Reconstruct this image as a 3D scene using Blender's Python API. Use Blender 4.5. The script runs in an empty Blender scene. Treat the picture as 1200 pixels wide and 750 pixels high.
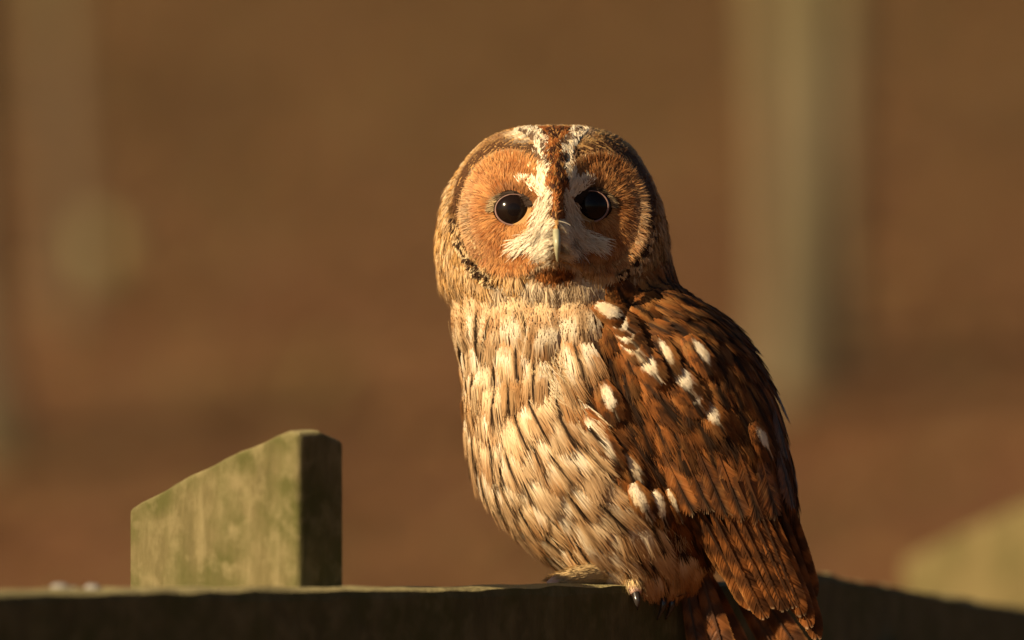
import bpy, bmesh, math
import numpy as np
from mathutils import Vector, Matrix
from mathutils.bvhtree import BVHTree

# ------------------------------------------------------------------ camera, sky, sun, exposure
scene = bpy.context.scene
COL = scene.collection
S, D0, ZC = 0.0006, 5.0, 1.5          # metres per photo pixel at the owl, camera distance, camera height

cam_d = bpy.data.cameras.new('camera'); cam = bpy.data.objects.new('camera', cam_d); COL.objects.link(cam)
cam.location = (0, -D0, ZC); cam.rotation_euler = (math.radians(90), 0, 0)
cam_d.sensor_width = 36; cam_d.sensor_fit = 'HORIZONTAL'; cam_d.lens = 36 * D0 / (1200 * S)
cam_d.clip_start = 0.1; cam_d.clip_end = 1000
cam_d.dof.use_dof = True; cam_d.dof.focus_distance = D0 - 0.065; cam_d.dof.aperture_fstop = 3.1
scene.camera = cam

SUN_AZ, SUN_EL = math.radians(54), math.radians(25)     # to the left of the camera axis, and height
sun_dir = Vector((-math.sin(SUN_AZ) * math.cos(SUN_EL), -math.cos(SUN_AZ) * math.cos(SUN_EL), math.sin(SUN_EL)))
world = bpy.data.worlds.new('World'); scene.world = world; world.use_nodes = True
wn = world.node_tree.nodes; wl = world.node_tree.links
sky = wn.new('ShaderNodeTexSky'); sky.sky_type = 'NISHITA'; sky.sun_disc = False
sky.sun_elevation = SUN_EL; sky.sun_rotation = math.atan2(sun_dir.x, sun_dir.y)
bg = wn['Background']; bg.inputs['Strength'].default_value = 0.026
wl.new(sky.outputs[0], bg.inputs['Color'])
sun_d = bpy.data.lights.new('sun', 'SUN'); sun_d.energy = 5.0; sun_d.angle = math.radians(0.5); sun_d.color = (1.0, 0.79, 0.50)
sun = bpy.data.objects.new('sun', sun_d); COL.objects.link(sun)
sun.location = (-4, -4, 6); sun.rotation_euler = sun_dir.to_track_quat('Z', 'Y').to_euler()
vs = scene.view_settings; vs.view_transform = 'Standard'; vs.look = 'None'; vs.exposure = 0.82; vs.gamma = 1.0
vs.use_curve_mapping = False
scene.cycles.max_bounces = 6; scene.cycles.diffuse_bounces = 3

rng = np.random.default_rng(11)
A = np.array

# ------------------------------------------------------------------ helpers
def W(px, py, y=0.0):
    """photo pixel at depth y -> world point"""
    f = S * (D0 + y) / D0
    return A([(px - 600) * f, y, ZC + (375 - py) * f])

def PX(P):
    f = S * (D0 + P[:, 1]) / D0
    return 600 + P[:, 0] / f, 375 - (P[:, 2] - ZC) / f

def sm(e0, e1, x):
    t = np.clip((x - e0) / (e1 - e0), 0, 1); return t * t * (3 - 2 * t)

def hash2(i, j, seed):
    h = np.sin(i * 127.1 + j * 311.7 + seed * 74.7) * 43758.5453
    return h - np.floor(h)

def vnoise(x, y, seed=0):
    i, j = np.floor(x), np.floor(y); fx, fy = x - i, y - j
    fx = fx * fx * (3 - 2 * fx); fy = fy * fy * (3 - 2 * fy)
    a, b, c, d = hash2(i, j, seed), hash2(i + 1, j, seed), hash2(i, j + 1, seed), hash2(i + 1, j + 1, seed)
    return (a * (1 - fx) + b * fx) * (1 - fy) + (c * (1 - fx) + d * fx) * fy

def mix(a, b, t):
    t = np.asarray(t)[..., None]; return np.asarray(a) * (1 - t) + np.asarray(b) * t

def new_mesh(name, verts, faces, col=None, smooth=True, normals=None):
    me = bpy.data.meshes.new(name)
    verts = np.asarray(verts, dtype=np.float32); faces = np.asarray(faces, dtype=np.int32)
    k = faces.shape[1]
    me.vertices.add(len(verts)); me.vertices.foreach_set('co', verts.ravel())
    me.loops.add(faces.size); me.loops.foreach_set('vertex_index', faces.ravel())
    me.polygons.add(len(faces)); me.polygons.foreach_set('loop_start', np.arange(0, faces.size, k, dtype=np.int32))
    me.update(calc_edges=True)
    me.polygons.foreach_set('use_smooth', np.full(len(faces), smooth))
    if col is not None:
        c = np.ones((len(verts), 4), np.float32); c[:, :3] = np.clip(col, 0, 1)
        at = me.color_attributes.new('Col', 'FLOAT_COLOR', 'POINT'); at.data.foreach_set('color', c.ravel())
    if normals is not None: me.normals_split_custom_set_from_vertices(np.asarray(normals, dtype=np.float32))
    return me

def link(name, me, mat, parent=None, **props):
    o = bpy.data.objects.new(name, me); COL.objects.link(o)
    if me is not None and mat is not None and not me.materials: me.materials.append(mat)
    if parent is not None: o.parent = parent
    for k, v in props.items(): o[k] = v
    return o

def bm_obj(name, bm, mat, parent=None, smooth=False, **props):
    me = bpy.data.meshes.new(name); bm.to_mesh(me); bm.free()
    for p in me.polygons: p.use_smooth = smooth
    return link(name, me, mat, parent, **props)

# ------------------------------------------------------------------ materials
def mat_new(name):
    m = bpy.data.materials.new(name); m.use_nodes = True
    return m, m.node_tree.nodes, m.node_tree.links, m.node_tree.nodes['Principled BSDF']

def ramp(n, stops):
    r = n.new('ShaderNodeValToRGB'); e = r.color_ramp.elements
    while len(e) < len(stops): e.new(0.5)
    for el, (p, c) in zip(e, stops): el.position = p; el.color = (*c, 1)
    return r

def plumage_mat(name, rough=0.6, spec=0.25, transl=0.15, vary=0.25):
    m, n, l, b = mat_new(name)
    at = n.new('ShaderNodeAttribute'); at.attribute_name = 'Col'
    oi = n.new('ShaderNodeObjectInfo')
    mr = n.new('ShaderNodeMapRange'); mr.inputs['To Min'].default_value = 1 - vary; mr.inputs['To Max'].default_value = 1 + vary * 0.8
    l.new(oi.outputs['Random'], mr.inputs['Value'])
    mu = n.new('ShaderNodeVectorMath'); mu.operation = 'SCALE'
    l.new(at.outputs['Color'], mu.inputs[0]); l.new(mr.outputs[0], mu.inputs['Scale'])
    l.new(mu.outputs[0], b.inputs['Base Color'])
    b.inputs['Roughness'].default_value = rough; b.inputs['Specular IOR Level'].default_value = spec
    tr = n.new('ShaderNodeBsdfTranslucent'); l.new(mu.outputs[0], tr.inputs['Color'])
    mx = n.new('ShaderNodeMixShader'); mx.inputs[0].default_value = transl
    l.new(b.outputs[0], mx.inputs[1]); l.new(tr.outputs[0], mx.inputs[2])
    l.new(mx.outputs[0], n['Material Output'].inputs['Surface'])
    return m

M_FEATHER = plumage_mat('feather_vane', 0.5, 0.3, 0.12)
M_DOWN = plumage_mat('downy_plumage', 0.7, 0.15, 0.10, 0.0)

def simple_mat(name, col, rough=0.5, spec=0.5, coat=0.0):
    m, n, l, b = mat_new(name)
    b.inputs['Base Color'].default_value = (*col, 1); b.inputs['Roughness'].default_value = rough
    b.inputs['Specular IOR Level'].default_value = spec; b.inputs['Coat Weight'].default_value = coat
    b.inputs['Coat Roughness'].default_value = 0.02
    nz = n.new('ShaderNodeTexNoise'); nz.inputs['Scale'].default_value = 220; nz.inputs['Detail'].default_value = 4
    tc = n.new('ShaderNodeTexCoord'); l.new(tc.outputs['Object'], nz.inputs['Vector'])
    r = ramp(n, [(0.3, tuple(c * 0.8 for c in col)), (0.7, tuple(min(1, c * 1.15) for c in col))])
    l.new(nz.outputs['Fac'], r.inputs[0]); l.new(r.outputs[0], b.inputs['Base Color'])
    return m

M_SKIN = simple_mat('owl_skin', (0.22, 0.12, 0.05), 0.8, 0.2)
M_BEAK = simple_mat('horn_beak', (0.34, 0.32, 0.20), 0.35, 0.5)
M_LID = simple_mat('eyelid_skin', (0.24, 0.135, 0.11), 0.5, 0.4)
M_TOE = simple_mat('toe_skin', (0.62, 0.40, 0.30), 0.55, 0.4)
M_TALON = simple_mat('talon_horn', (0.035, 0.028, 0.025), 0.22, 0.6)

def eye_mat():
    m, n, l, b = mat_new('owl_eye')
    tc = n.new('ShaderNodeTexCoord'); sp = n.new('ShaderNodeSeparateXYZ'); l.new(tc.outputs['Object'], sp.inputs[0])
    r = ramp(n, [(0.0, (0.006, 0.004, 0.004)), (0.30, (0.006, 0.004, 0.004)), (0.36, (0.011, 0.006, 0.004)), (0.9, (0.008, 0.004, 0.003))])
    le = n.new('ShaderNodeVectorMath'); le.operation = 'LENGTH'
    cm = n.new('ShaderNodeCombineXYZ'); l.new(sp.outputs['X'], cm.inputs['X']); l.new(sp.outputs['Z'], cm.inputs['Z'])
    l.new(cm.outputs[0], le.inputs[0])
    mu = n.new('ShaderNodeMath'); mu.operation = 'MULTIPLY'; mu.inputs[1].default_value = 1 / 0.014
    l.new(le.outputs['Value'], mu.inputs[0]); l.new(mu.outputs[0], r.inputs[0]); l.new(r.outputs[0], b.inputs['Base Color'])
    b.inputs['Roughness'].default_value = 0.12; b.inputs['Specular IOR Level'].default_value = 0.05; b.inputs['Coat Weight'].default_value = 0.55; b.inputs['Coat IOR'].default_value = 1.34; b.inputs['Coat Roughness'].default_value = 0.14
    return m
M_EYE = eye_mat()

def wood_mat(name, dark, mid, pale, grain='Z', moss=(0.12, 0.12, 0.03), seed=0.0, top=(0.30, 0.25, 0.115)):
    m, n, l, b = mat_new(name)
    tc = n.new('ShaderNodeTexCoord'); mp = n.new('ShaderNodeMapping'); l.new(tc.outputs['Object'], mp.inputs['Vector'])
    mp.inputs['Location'].default_value = (seed, seed * 2, seed * 3)
    sc = {'X': (2.5, 40, 40), 'Z': (18, 18, 4)}[grain]
    mp.inputs['Scale'].default_value = sc
    g = n.new('ShaderNodeTexNoise'); g.inputs['Scale'].default_value = 3; g.inputs['Detail'].default_value = 8; g.inputs['Roughness'].default_value = 0.65
    l.new(mp.outputs[0], g.inputs['Vector'])
    r = ramp(n, [(0.28, dark), (0.5, mid), (0.72, pale)]); l.new(g.outputs['Fac'], r.inputs[0])
    p = n.new('ShaderNodeTexNoise'); p.inputs['Scale'].default_value = 26; p.inputs['Detail'].default_value = 6; l.new(tc.outputs['Object'], p.inputs['Vector'])
    rp = ramp(n, [(0.42, (0, 0, 0)), (0.62, (1, 1, 1))]); l.new(p.outputs['Fac'], rp.inputs[0])
    mx = n.new('ShaderNodeMix'); mx.data_type = 'RGBA'; l.new(rp.outputs[0], mx.inputs['Factor'])
    l.new(r.outputs[0], mx.inputs['A']); mx.inputs['B'].default_value = (*moss, 1)
    q = n.new('ShaderNodeTexNoise'); q.inputs['Scale'].default_value = 70; q.inputs['Detail'].default_value = 5; l.new(tc.outputs['Object'], q.inputs['Vector'])
    rq = ramp(n, [(0.50, (0, 0, 0)), (0.75, (0.8, 0.8, 0.8))]); l.new(q.outputs['Fac'], rq.inputs[0])
    m2 = n.new('ShaderNodeMix'); m2.data_type = 'RGBA'; l.new(rq.outputs[0], m2.inputs['Factor'])
    l.new(mx.outputs['Result'], m2.inputs['A']); m2.inputs['B'].default_value = (*pale, 1)
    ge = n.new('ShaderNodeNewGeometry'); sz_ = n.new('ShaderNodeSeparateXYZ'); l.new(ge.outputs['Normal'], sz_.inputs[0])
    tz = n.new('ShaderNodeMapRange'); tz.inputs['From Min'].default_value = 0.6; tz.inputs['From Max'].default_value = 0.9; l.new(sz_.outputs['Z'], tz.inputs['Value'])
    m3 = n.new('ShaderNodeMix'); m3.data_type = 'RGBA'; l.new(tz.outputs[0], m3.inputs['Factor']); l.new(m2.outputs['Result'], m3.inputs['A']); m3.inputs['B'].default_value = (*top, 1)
    l.new(m3.outputs['Result'], b.inputs['Base Color'])
    b.inputs['Roughness'].default_value = 0.9; b.inputs['Specular IOR Level'].default_value = 0.2
    bu = n.new('ShaderNodeBump'); bu.inputs['Strength'].default_value = 0.9; bu.inputs['Distance'].default_value = 0.006
    l.new(g.outputs['Fac'], bu.inputs['Height']); l.new(bu.outputs[0], b.inputs['Normal'])
    return m

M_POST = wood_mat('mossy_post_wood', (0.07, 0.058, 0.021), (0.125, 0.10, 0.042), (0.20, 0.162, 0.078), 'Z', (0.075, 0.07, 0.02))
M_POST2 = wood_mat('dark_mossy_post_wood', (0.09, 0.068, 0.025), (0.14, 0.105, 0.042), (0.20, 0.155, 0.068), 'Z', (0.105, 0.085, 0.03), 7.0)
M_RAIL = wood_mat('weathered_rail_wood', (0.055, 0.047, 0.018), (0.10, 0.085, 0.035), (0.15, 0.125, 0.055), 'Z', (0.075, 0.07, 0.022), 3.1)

def ground_mat():
    m, n, l, b = mat_new('leaf_litter_ground')
    tc = n.new('ShaderNodeTexCoord')
    a = n.new('ShaderNodeTexNoise'); a.inputs['Scale'].default_value = 0.55; a.inputs['Detail'].default_value = 7; a.inputs['Roughness'].default_value = 0.55
    l.new(tc.outputs['Object'], a.inputs['Vector'])
    r = ramp(n, [(0.34, (0.105, 0.059, 0.022)), (0.48, (0.152, 0.070, 0.030)), (0.60, (0.18, 0.077, 0.035)), (0.74, (0.157, 0.09, 0.033))])
    l.new(a.outputs['Fac'], r.inputs[0])
    # higher up the bank the dead bracken gives way to duller olive grass
    sp = n.new('ShaderNodeSeparateXYZ'); l.new(tc.outputs['Object'], sp.inputs[0])
    ad = n.new('ShaderNodeMath'); ad.operation = 'MULTIPLY_ADD'; l.new(a.outputs['Fac'], ad.inputs[0]); ad.inputs[1].default_value = 14; l.new(sp.outputs['Y'], ad.inputs[2])
    mr = n.new('ShaderNodeMapRange'); mr.inputs['From Min'].default_value = 22; mr.inputs['From Max'].default_value = 38; l.new(ad.outputs[0], mr.inputs['Value'])
    m0 = n.new('ShaderNodeMix'); m0.data_type = 'RGBA'; l.new(mr.outputs[0], m0.inputs['Factor']); l.new(r.outputs[0], m0.inputs['A']); m0.inputs['B'].default_value = (0.12, 0.067, 0.027, 1)
    f = n.new('ShaderNodeTexNoise'); f.inputs['Scale'].default_value = 14; f.inputs['Detail'].default_value = 6; l.new(tc.outputs['Object'], f.inputs['Vector'])
    mx = n.new('ShaderNodeMix'); mx.data_type = 'RGBA'; mx.blend_type = 'MULTIPLY'; mx.inputs['Factor'].default_value = 0.6
    rf = ramp(n, [(0.3, (0.5, 0.5, 0.5)), (0.7, (1.2, 1.2, 1.2))]); l.new(f.outputs['Fac'], rf.inputs[0])
    l.new(m0.outputs['Result'], mx.inputs['A']); l.new(rf.outputs[0], mx.inputs['B']); l.new(mx.outputs['Result'], b.inputs['Base Color'])
    b.inputs['Roughness'].default_value = 0.95; b.inputs['Specular IOR Level'].default_value = 0.1
    return m
M_GROUND = ground_mat()

def bark_mat(name, dark, pale, moss):
    m, n, l, b = mat_new(name)
    tc = n.new('ShaderNodeTexCoord'); mp = n.new('ShaderNodeMapping'); mp.inputs['Scale'].default_value = (6, 6, 1.4)
    l.new(tc.outputs['Object'], mp.inputs['Vector'])
    g = n.new('ShaderNodeTexNoise'); g.inputs['Scale'].default_value = 4; g.inputs['Detail'].default_value = 8; l.new(mp.outputs[0], g.inputs['Vector'])
    r = ramp(n, [(0.35, dark), (0.65, pale)]); l.new(g.outputs['Fac'], r.inputs[0])
    q = n.new('ShaderNodeTexNoise'); q.inputs['Scale'].default_value = 1.6; q.inputs['Detail'].default_value = 3; l.new(tc.outputs['Object'], q.inputs['Vector'])
    rq = ramp(n, [(0.45, (0, 0, 0)), (0.65, (1, 1, 1))]); l.new(q.outputs['Fac'], rq.inputs[0])
    mx = n.new('ShaderNodeMix'); mx.data_type = 'RGBA'; l.new(rq.outputs[0], mx.inputs['Factor']); l.new(r.outputs[0], mx.inputs['A'])
    mx.inputs['B'].default_value = (*moss, 1); l.new(mx.outputs['Result'], b.inputs['Base Color'])
    b.inputs['Roughness'].default_value = 0.95
    bu = n.new('ShaderNodeBump'); bu.inputs['Strength'].default_value = 0.8; bu.inputs['Distance'].default_value = 0.02
    l.new(g.outputs['Fac'], bu.inputs['Height']); l.new(bu.outputs[0], b.inputs['Normal'])
    return m
M_BARK = bark_mat('pale_lichened_bark', (0.11, 0.082, 0.044), (0.17, 0.135, 0.073), (0.135, 0.11, 0.046))
M_BARK2 = bark_mat('brown_bark', (0.09, 0.06, 0.035), (0.15, 0.105, 0.06), (0.12, 0.10, 0.04))

# ------------------------------------------------------------------ the setting: wooded bank behind the fence
def terrain(x, y):
    x = np.asarray(x, float); y = np.asarray(y, float)
    z = 0.098 * np.clip(y - 4, 0, 160) * sm(2, 9, y)
    z = z + 0.10 * (vnoise(x * 0.22, y * 0.12, 3) - 0.5) * sm(5, 12, y) + 0.05 * (vnoise(x * 0.9, y * 0.9, 5) - 0.5) * sm(3, 8, y)
    return z

gx = np.concatenate([np.linspace(-160, -12, 30), np.linspace(-11, 11, 90), np.linspace(12, 160, 30)])
gy = np.concatenate([np.linspace(-120, 2, 30), np.linspace(2.5, 60, 150), np.linspace(63, 260, 30)])
GX, GY = np.meshgrid(gx, gy); V = np.stack([GX, GY, terrain(GX, GY)], -1).reshape(-1, 3)
nx, ny = len(gx), len(gy); idx = np.arange(nx * ny).reshape(ny, nx)
F = np.stack([idx[:-1, :-1], idx[:-1, 1:], idx[1:, 1:], idx[1:, :-1]], -1).reshape(-1, 4)
link('ground', new_mesh('ground', V, F), M_GROUND, kind='structure')

def bg_xy(px, d):            # x position that stands at photo column px at distance d from the camera
    return (px - 600) * S * d / D0

def tree(px, d, r0, mat, label, height=7.0, lean=0.0, seed=0, limbs=5):
    rg = np.random.default_rng(seed); x, y = bg_xy(px, d), d - D0
    z0 = float(terrain(x, y)) - 0.15
    root = link('tree', None, None, None, label=label, category='tree', group='trees on the bank behind the fence'); root.location = (x, y, z0)
    def tube(pts, rad, seg=14):
        vs_, fs_ = [], []
        for i, (p, r) in enumerate(zip(pts, rad)):
            for k in range(seg):
                a = 2 * math.pi * k / seg
                rr = r * (1 + 0.10 * math.sin(3 * a + i * .7 + seed) + 0.05 * math.sin(5 * a - i))
                vs_.append((p[0] + rr * math.cos(a), p[1] + rr * math.sin(a), p[2]))
        for i in range(len(pts) - 1):
            for k in range(seg):
                fs_.append((i * seg + k, i * seg + (k + 1) % seg, (i + 1) * seg + (k + 1) % seg, (i + 1) * seg + k))
        return vs_, fs_
    hs = np.linspace(0, height, 16)
    pts = [(lean * h + 0.05 * math.sin(h * 1.3 + seed), 0.04 * math.cos(h + seed), h) for h in hs]
    rad = [r0 * (1 + 0.75 * math.exp(-h / 0.22)) * (1 - 0.8 * h / height) + 0.01 for h in hs]
    v, f = tube(pts, rad); link('trunk', new_mesh('trunk', v, f), mat, root)
    cv, cf = [], []
    for b in range(limbs):
        i = int(rg.integers(8, 14)); p = A(pts[i]); a = rg.uniform(0, 2 * math.pi); ln = rg.uniform(1.0, 2.2)
        dirv = A([math.cos(a), math.sin(a), rg.uniform(0.4, 1.0)])
        lp = [p + dirv * ln * t + A([0, 0, 0.3 * t * t]) for t in np.linspace(0, 1, 6)]
        lr = [rad[i] * 0.5 * (1 - t) + 0.008 for t in np.linspace(0, 1, 6)]
        v, f = tube(lp, lr, 8); n0 = len(cv); cv += v; cf += [tuple(q + n0 for q in ff) for ff in f]
        for tw in range(7):
            q = lp[int(rg.integers(2, 6))]; e = q + A([rg.normal(0, .3), rg.normal(0, .3), rg.uniform(.2, .7)])
            v, f = tube([q, (q + e) / 2 + rg.normal(0, .03, 3), e], [0.012, 0.008, 0.003], 5); n0 = len(cv); cv += v; cf += [tuple(k + n0 for k in ff) for ff in f]
    link('crown', new_mesh('crown', cv, cf), mat, root, label='bare branching crown above the trunk')
    return root

tree(908, 22.0, 0.075, M_BARK, 'pale trunk rising behind the owl, on the side nearer its wing', seed=1)
tree(962, 23.2, 0.075, M_BARK, 'pale trunk beside the one behind the wing, farther from the owl', seed=6)
tree(75, 25.0, 0.045, M_BARK2, 'grey-brown trunk standing behind the near slanted fence post', seed=2)
tree(-40, 20.5, 0.12, M_BARK, 'olive mossy trunk farther along the bank from the grey-brown one', seed=3)

# pale boulder on the bank that blurs into a disc
def blob(name, loc, rad, mat, seed, parent=None, **props):
    bm = bmesh.new(); bmesh.ops.create_icosphere(bm, subdivisions=3, radius=1.0)
    for v in bm.verts:
        n_ = 1 + 0.22 * (float(vnoise(A(v.co.x * 2 + 9), A(v.co.y * 2 + v.co.z * 3), seed)) - 0.5)
        v.co = Vector((v.co.x * rad[0], v.co.y * rad[1], v.co.z * rad[2])) * n_
    o = bm_obj(name, bm, mat, parent, True, **props); o.location = loc
    return o
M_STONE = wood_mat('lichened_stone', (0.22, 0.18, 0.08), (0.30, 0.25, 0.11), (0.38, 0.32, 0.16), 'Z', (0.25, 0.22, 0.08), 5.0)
def ground_hit(px_, py_):
    dd_ = np.linspace(8, 80, 3000); xx = bg_xy(px_, dd_); zz = ZC + (375 - py_) * S * dd_ / D0
    k = int(np.argmax(zz < terrain(xx, dd_ - D0))); return float(xx[k]), float(dd_[k] - D0)
bx, by = ground_hit(112, 316)
blob('boulder', (bx, by, float(terrain(bx, by)) + 0.02), (0.15, 0.12, 0.14), M_STONE, 4, label='small pale lichened boulder lying on the leafy bank', category='boulder')

# fallen leaves and dead bracken on the bank
n = 26000
lx, ly = rng.uniform(-6, 6, n), rng.uniform(6, 48, n); lz = terrain(lx, ly) + 0.01
ang = rng.uniform(0, 2 * np.pi, n); sz = rng.uniform(0.03, 0.075, n)
ax = np.stack([np.cos(ang), np.sin(ang), rng.uniform(-.2, .6, n)], -1); bx_ = np.stack([-np.sin(ang), np.cos(ang), rng.uniform(-.3, .5, n)], -1)
c0 = np.stack([lx, ly, lz], -1)
V = np.stack([c0 - ax * sz[:, None], c0 - bx_ * sz[:, None] * .5, c0 + ax * sz[:, None] + A([0, 0, .01]), c0 + bx_ * sz[:, None] * .5], 1).reshape(-1, 3)
F = np.arange(4 * n).reshape(n, 4)
cl = mix(A([.138, .066, .024]), A([.22, .106, .042]), rng.random(n)); cl = mix(cl, A([.16, .13, .045]), (rng.random(n) < .2) * 1.0)
link('leaf_litter', new_mesh('leaf_litter', V, F, np.repeat(cl, 4, 0), False), M_DOWN, kind='stuff', label='brown fallen leaves and dead bracken covering the bank', category='leaf litter')

# ------------------------------------------------------------------ fence: perch rail, slanted posts, far rail
RAIL_A = math.radians(50)                                  # the fence runs away from the camera to the right
rd = A([math.cos(RAIL_A), math.sin(RAIL_A), 0]); rn = A([math.sin(RAIL_A), -math.cos(RAIL_A), 0])   # along, and out of its front face
def plank(name, p0, p1, height, thick, mat, parent=None, seg=60, rough=0.0015, seed=0, **props):
    """plank whose front top edge runs from p0 to p1; front face height tall, going back thick"""
    p0, p1 = A(p0), A(p1); d = p1 - p0; L = np.linalg.norm(d[:2]); u = A([d[0], d[1], 0]) / L; nb = A([-u[1], u[0], 0])  # back direction
    if nb[1] < 0: nb = -nb
    prof = [(0, -height), (0, -0.006), (0.0015, -0.0015), (0.006, 0), (thick * .35, .0008), (thick * .7, 0), (thick - 0.005, -0.0005), (thick, -0.006), (thick, -height)]
    vs_, fs_ = [], []; k = len(prof)
    for i in range(seg + 1):
        t = i / seg; c = d * t
        for j, (q, h) in enumerate(prof):
            e = (float(vnoise(A(t * 40.0), A(j * 1.7), seed)) - .5) * 2 * rough + (float(vnoise(A(t * 9.0), A(j * .9), seed + 3)) - .5) * 2 * rough
            vs_.append(c + nb * (q + e * .5) + A([0, 0, h + (e if 1 <= j <= 7 else 0)]))
    for i in range(seg):
        for j in range(k):
            fs_.append((i * k + j, (i + 1) * k + j, (i + 1) * k + (j + 1) % k, i * k + (j + 1) % k))
    bm = bmesh.new(); bv = [bm.verts.new(v) for v in vs_]
    for f in fs_: bm.faces.new([bv[q] for q in f])
    bm.faces.new([bv[q] for q in range(k)]); bm.faces.new([bv[q] for q in range(seg * k, seg * k + k)])
    bmesh.ops.recalc_face_normals(bm, faces=bm.faces)
    o = bm_obj(name, bm, mat, parent, False, **props); o.location = tuple(p0)
    return o

FEET = W(745, 691, -0.036)                                # front top edge of the perch under the owl
def rail_pt(px, py):
    # point of the perch's front top edge at photo column px
    a = (px - 600) * S / D0
    t = (a * (D0 + FEET[1]) - FEET[0]) / (rd[0] - a * rd[1])
    p = FEET + rd * t
    return A([p[0], p[1], W(px, py, p[1])[2]])
P0, P1 = rail_pt(-60, 695), rail_pt(952, 684)
fence = link('fence', None, None, None, label='weathered plank fence rail that the owl perches on', category='fence')
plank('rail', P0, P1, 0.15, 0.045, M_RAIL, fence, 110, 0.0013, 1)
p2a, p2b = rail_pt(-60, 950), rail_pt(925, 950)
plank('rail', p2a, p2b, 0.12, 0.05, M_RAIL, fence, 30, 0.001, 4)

def slant_post(name, base_left, width, thick, zbot, h_left, h_right, ang, mat, **props):
    """board on end: broad face turned ang to the left, top sloping up to its right edge with a clipped far corner"""
    ca, sa = math.cos(ang), math.sin(ang)
    u = A([ca, -sa, 0]); w = A([sa, ca, 0])               # u runs along the broad face to the right and towards the camera; w goes through it
    bm = bmesh.new(); rows = 14; g = []
    for i in range(rows + 1):
        t = i / rows; hz = h_left + (h_right - h_left) * t + (0.003 * math.sin(t * math.pi) + 0.0006 * math.sin(t * 23))
        if i == rows: hz -= 0.004
        for s_, dz in ((0, 0.0), (0.5, 0.001), (1, -0.006)):
            g.append((u * width * t + w * thick * s_, hz + dz, zbot))
    top = [bm.verts.new((p[0], p[1], z)) for p, z, b in g]; mid = [bm.verts.new((p[0], p[1], z - 0.006)) for p, z, b in g]; bot = [bm.verts.new((p[0], p[1], b)) for p, z, b in g]
    for i in range(rows):
        for j in range(2):
            bm.faces.new((top[i * 3 + j], top[(i + 1) * 3 + j], top[(i + 1) * 3 + j + 1], top[i * 3 + j + 1]))
    def wall(ids):
        for a, b in zip(ids, ids[1:]):
            bm.faces.new((mid[a], mid[b], top[b], top[a])); bm.faces.new((bot[a], bot[b], mid[b], mid[a]))
    wall([i * 3 for i in range(rows + 1)]); wall([i * 3 + 2 for i in range(rows, -1, -1)])
    wall([rows * 3, rows * 3 + 1, rows * 3 + 2]); wall([2, 1, 0])
    bmesh.ops.recalc_face_normals(bm, faces=bm.faces)
    bmesh.ops.remove_doubles(bm, verts=bm.verts, dist=1e-5)
    o = bm_obj(name, bm, mat, None, False, **props); o.location = tuple(base_left)
    bv_ = o.modifiers.new('bevel', 'BEVEL'); bv_.width = 0.004; bv_.segments = 3; bv_.limit_method = 'ANGLE'; bv_.angle_limit = math.radians(40); bv_.harden_normals = False
    return o

# near post: stands behind the rail; its right front edge at column 350, back edge at 403
def post_at(px_left, py_l, px_edge, py_e, px_back, y_edge, ang, mat=None, **props):
    mat = mat or M_POST
    ca, sa = math.cos(ang), math.sin(ang); E = W(px_edge, py_e, y_edge)
    a = (px_left - 600) * S / D0          # find width so that the left edge lands on px_left
    w_ = (E[0] - a * (D0 + y_edge)) / (ca + a * sa)
    a = (px_back - 600) * S / D0
    t_ = (a * (D0 + y_edge) - E[0]) / (sa - a * ca)
    Lp = E - A([ca, -sa, 0]) * w_
    hl = W(0, py_l, Lp[1])[2]
    return slant_post('fence_post', (Lp[0], Lp[1], 0), w_, t_, 0.0, hl, E[2], ang, mat, **props)
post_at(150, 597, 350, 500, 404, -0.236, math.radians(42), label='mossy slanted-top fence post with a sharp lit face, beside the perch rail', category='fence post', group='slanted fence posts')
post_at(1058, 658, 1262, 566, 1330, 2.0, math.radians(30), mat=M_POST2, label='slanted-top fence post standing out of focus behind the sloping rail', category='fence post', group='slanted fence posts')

R0, R1 = W(944, 668, 0.28), W(1290, 729, 0.95)
far = link('sloping_fence', None, None, None, label='dark weathered fence rail sloping down away from the perch', category='fence')
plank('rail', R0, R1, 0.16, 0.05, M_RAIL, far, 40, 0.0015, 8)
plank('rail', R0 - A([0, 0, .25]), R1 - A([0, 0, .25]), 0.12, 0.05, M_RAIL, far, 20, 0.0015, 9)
for t in (0.08, 0.9):
    q = R0 + (R1 - R0) * t + A([0, 0.075, -0.06])
    plank('upright', q, q + A([.07, .02, 0]), q[2], 0.05, M_RAIL, far, 4, 0.001, 12)
for px in (-40, 330, 760):
    q = rail_pt(px, 700) - rn * 0.05; q[2] = P0[2] - 0.02
    plank('upright', q, q + rd * 0.08, q[2], 0.05, M_RAIL, fence, 4, 0.001, 14)

# pale lichen lumps on the rail by the near post
M_LICH = simple_mat('pale_lichen', (0.24, 0.225, 0.21), 0.9, 0.2)
for px, r, lb in ((105, .0046, 'larger whitish lichen lump on the perch rail, farther from the post'), (120, .0026, 'tiny whitish lichen lump between two larger ones on the rail'), (143, .0042, 'whitish lichen lump on the perch rail right against the slanted post')):
    c = rail_pt(px, 690) - rn * 0.026
    c[2] = rail_pt(px, 694.0)[2] + r * 0.35
    blob('lichen_lump', tuple(c), (r * 1.3, r, r * .8), M_LICH, px, None, label=lb, category='lichen', group='lichen lumps on the rail')

# ------------------------------------------------------------------ the owl
owl = link('owl', None, None, None, label='tawny brown owl perched on the fence rail with its face turned to us', category='owl')

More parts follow.
